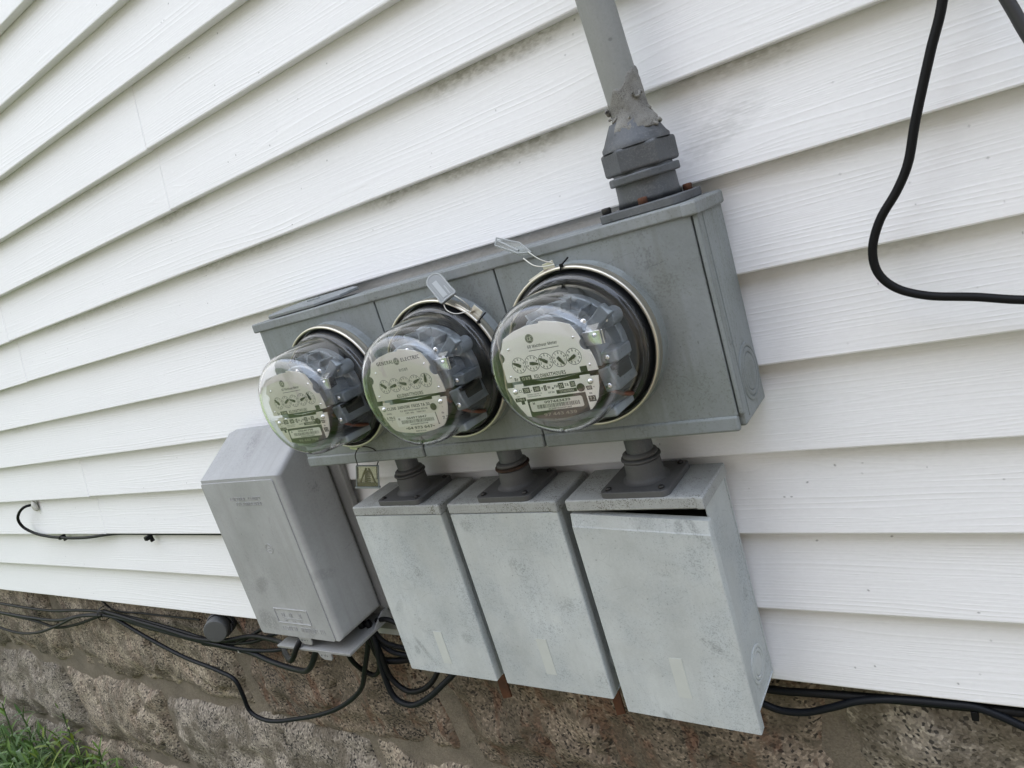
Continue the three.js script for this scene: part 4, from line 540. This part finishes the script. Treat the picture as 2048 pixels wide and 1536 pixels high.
{ // capped pipe end with wire wound behind it
  const t = thing('pipe_end', 'round grey capped pipe end sticking out of the stones with wire wound round it', 'pipe');
  const cx = -1.318, cy = -0.034, ax = new THREE.Matrix4().makeTranslation(cx, cy, -0.02).multiply(new THREE.Matrix4().makeRotationY(0.55));
  M('cap', latheZ([[0.0250, 0.016], [0.0272, 0.020], [0.0278, 0.034], [0.0270, 0.041], [0.0245, 0.0430], [0.0, 0.0425]], 48).applyMatrix4(ax), std({ color: lin(0.075, 0.077, 0.078), roughness: 0.55 }), t, 0);
  M('stub', latheZ([[0.0245, -0.06], [0.0245, 0.0165]], 40).applyMatrix4(ax), std({ color: lin(0.035, 0.035, 0.036), roughness: 0.6 }), t, 0);
  const h = []; for (let k = 0; k <= 120; k++) { const a = k / 120 * 2 * Math.PI * 4; h.push(V(0.0285 * Math.cos(a), 0.0285 * Math.sin(a), -0.010 + k / 120 * 0.030).applyMatrix4(ax)); }
  M('wound_wire', tube(h, 0.0030, 240, 6), std({ color: lin(0.05, 0.05, 0.056), roughness: 0.5 }), t, 0);
  settle(t, [cx, cy, -0.02]);
}

// ---------------------------------------------------------------- weeds and grass at the foot of the wall
const leafMats = [[0.10, 0.20, 0.026], [0.135, 0.24, 0.03], [0.07, 0.15, 0.024], [0.20, 0.27, 0.026]].map(([r, g, b]) => new THREE.MeshPhysicalMaterial({ color: lin(r, g, b), transmission: 0.42, thickness: 0, roughness: 0.75, side: THREE.DoubleSide }));
function leafGeo(len, wid, droop) {                  // lance-shaped leaf with a folded midrib, growing along +x
  const n = 6, pos = [], idx = [];
  for (let i = 0; i <= n; i++) { const t = i / n, w = wid * Math.pow(Math.sin(Math.PI * clamp(0.06 + 0.94 * t)), 0.8) * (1 - 0.35 * t), x = len * t, y = len * (0.35 * t - droop * t * t); pos.push(x, y + w * 0.25, -w, x, y, 0, x, y + w * 0.25, w); }
  for (let i = 0; i < n; i++) { const a = i * 3; idx.push(a, a + 1, a + 3, a + 1, a + 4, a + 3, a + 1, a + 2, a + 4, a + 2, a + 5, a + 4); }
  const g = new THREE.BufferGeometry(); g.setAttribute('position', new THREE.Float32BufferAttribute(pos, 3)); g.setAttribute('uv', new THREE.Float32BufferAttribute(new Float32Array(pos.length / 3 * 2), 2)); g.setIndex(idx); g.computeVertexNormals(); return g;
}
const leaves = [leafGeo(0.085, 0.0062, 0.75), leafGeo(0.07, 0.0055, 0.5), leafGeo(0.10, 0.0066, 0.95), leafGeo(0.05, 0.005, 0.1)];
{
  const r = rng(77);
  const spots = [[-2.60, 0.05, 0.33, 'yellow-green weed standing highest against the foundation stones'], [-2.42, 0.06, 0.27, 'leafy green weed growing out past the yellow-green one along the foundation'], [-2.76, 0.08, 0.27, 'leafy weed with drooping leaves beside the yellow-green one'], [-2.95, 0.05, 0.31, 'tall leafy weed against the darker foundation stone'], [-3.12, 0.07, 0.30, 'bushy dark green weed beside the tall one'], [-2.52, 0.13, 0.22, 'low weed at the lawn side of the yellow-green one'], [-3.32, 0.06, 0.34, 'leafy weed behind the tall one'], [-2.80, 0.15, 0.22, 'short weed with bright young leaves at the lawn side'], [-3.55, 0.10, 0.32, 'weed at the far end of the patch'], [-2.27, 0.07, 0.20, 'smallest weed at the near end of the patch'], [-2.98, 0.15, 0.25, 'weed in front of the tall one, on the lawn side'], [-2.68, 0.11, 0.28, 'slender weed between the yellow-green one and the lawn']];
  spots.forEach(([x, z, h, label], k) => {
    const t = thing('leafy_weed', label, 'weed', [x, -0.855, z], 'weeds at the foot of the wall');
    for (let s = 0; s < 5; s++) {
      const bx = (r() - 0.5) * 0.09, bz = (r() - 0.5) * 0.09, hh = h * (0.75 + 0.45 * r()), lx = (r() - 0.5) * 0.10, lz = (r() - 0.5) * 0.08;
      M('stem', tube([[bx, 0, bz], [bx + lx * 0.5, hh * 0.55, bz + lz * 0.5], [bx + lx, hh, bz + lz]], 0.0022, 10, 5), leafMats[2], t, 0);
      for (let q = 0; q < 18; q++) {
        const f = 0.15 + 0.85 * q / 17, a = q * 2.4 + s, top = q > 14; const m = new THREE.Mesh(leaves[top ? 3 : Math.floor(r() * 3)], leafMats[k < 2 ? (r() < 0.45 ? 3 : 1) : Math.floor(r() * 3)]);
        m.name = 'leaf'; m.castShadow = m.receiveShadow = true; m.position.set(bx + lx * f, hh * f, bz + lz * f); m.rotation.set(0, a, (top ? 0.75 : 0.1 + 0.35 * f) + (r() - 0.5) * 0.3, 'YXZ'); const sc = 0.75 + 0.5 * r(); m.scale.setScalar(sc); t.add(m);
      }
    }
  });
  const bl = leafGeo(0.13, 0.0035, 0.55), N = 5000, im = new THREE.InstancedMesh(bl, leafMats[1], N), o = new THREE.Object3D(), c = new THREE.Color();
  for (let k = 0; k < N; k++) { const x = -4.6 + 2.9 * Math.pow(r(), 0.9), z = 0.01 + 0.9 * r() * r(); o.position.set(x, -0.855, z); o.rotation.set(0, r() * 6.28, 0.7 + 0.7 * r(), 'YXZ'); const s = 0.6 + 1.0 * r() * (0.6 + 0.8 * N3(x * 3, z * 3, 5)); o.scale.set(s, s, s); o.updateMatrix(); im.setMatrixAt(k, o.matrix); const v = 0.7 + 0.6 * r(); im.setColorAt(k, c.setRGB(v * (0.8 + 0.5 * r()), v, v * 0.8)); }
  im.name = 'grass'; im.castShadow = im.receiveShadow = true; im.userData = { kind: 'stuff', label: 'green grass growing along the foot of the foundation', category: 'grass' }; scene.add(im);
}

// ---------------------------------------------------------------- across the yard: what the meter glasses mirror
{
  const t = thing('neighbour_house', 'tan house with a dark gable roof across the driveway, mirrored in the meter glass', 'house');
  const wallM = std({ color: lin(0.21, 0.195, 0.175), roughness: 0.8 }), roofM = std({ color: lin(0.06, 0.06, 0.065), roughness: 0.9 }), trimM = std({ color: lin(0.7, 0.7, 0.68), roughness: 0.6 }), paneM = std({ color: lin(0.03, 0.035, 0.04), roughness: 0.08 });
  M('wall', ext([[-4, 0], [4, 0], [4, 5], [0, 8], [-4, 5]], 9).rotateY(Math.PI / 2).translate(0, 0, 0), wallM, t);
  for (const s of [-1, 1]) M('roof', new RoundedBoxGeometry(9.8, 0.18, 5.5, 1, 0.04).rotateX(s * 0.6435).translate(4.5, 6.45, s * 2.12), roofM, t);
  for (const x of [1.6, 4.5, 7.4]) for (const y of [1.0, 3.4]) { const w = M('window', [span(x - 0.55, x + 0.55, y - 0.1, y, -4.1, -4.0), span(x - 0.55, x + 0.55, y + 1.4, y + 1.5, -4.08, -4.0), span(x - 0.55, x - 0.45, y, y + 1.4, -4.08, -4.0), span(x + 0.45, x + 0.55, y, y + 1.4, -4.08, -4.0), span(x - 0.45, x + 0.45, y + 0.67, y + 0.73, -4.06, -4.0)], trimM, t); M('pane', span(x - 0.45, x + 0.45, y, y + 1.4, -4.03, -4.002, 0.001), paneM, w); }
  t.position.set(-1.2, -0.85, 8.4);
  const crownMat = leafMats[0], tr = rng(303);
  const tree = (x, z, h, rad, label) => {
    const q = thing('garden_tree', label, 'tree', [x, -0.85, z], 'trees across the lawn');
    M('trunk', tube([[0, 0, 0], [0.05, h * 0.3, 0.04], [-0.05, h * 0.6, 0]], 0.14, 12, 10), std({ color: lin(0.09, 0.07, 0.05), roughness: 0.95 }), q);
    const gs = [], lg = leafGeo(0.22, 0.055, 0.3);
    for (let k = 0; k < 900; k++) { const u = tr() * 2 - 1, a = tr() * 6.28, d = Math.cbrt(tr()), s = Math.sqrt(1 - u * u), lump = 0.75 + 0.5 * N3(s * Math.cos(a) * 2 + 5, u * 2 + 5, s * Math.sin(a) * 2 + 5); gs.push(lg.clone().rotateZ(tr() * 6).rotateY(tr() * 6).scale(1.4, 1.4, 1.4).translate(s * Math.cos(a) * rad * d * lump, h * 0.68 + u * h * 0.34 * d * lump, s * Math.sin(a) * rad * d * lump)); }
    M('crown', gs, crownMat, q, 0);
  };
  tree(-9.5, 8.5, 5.2, 2.0, 'leafy green tree on the lawn beside the neighbour house'); tree(-14, 12, 7.0, 2.8, 'larger leafy tree standing beyond the first one');
}

renderer.render(scene, camera);
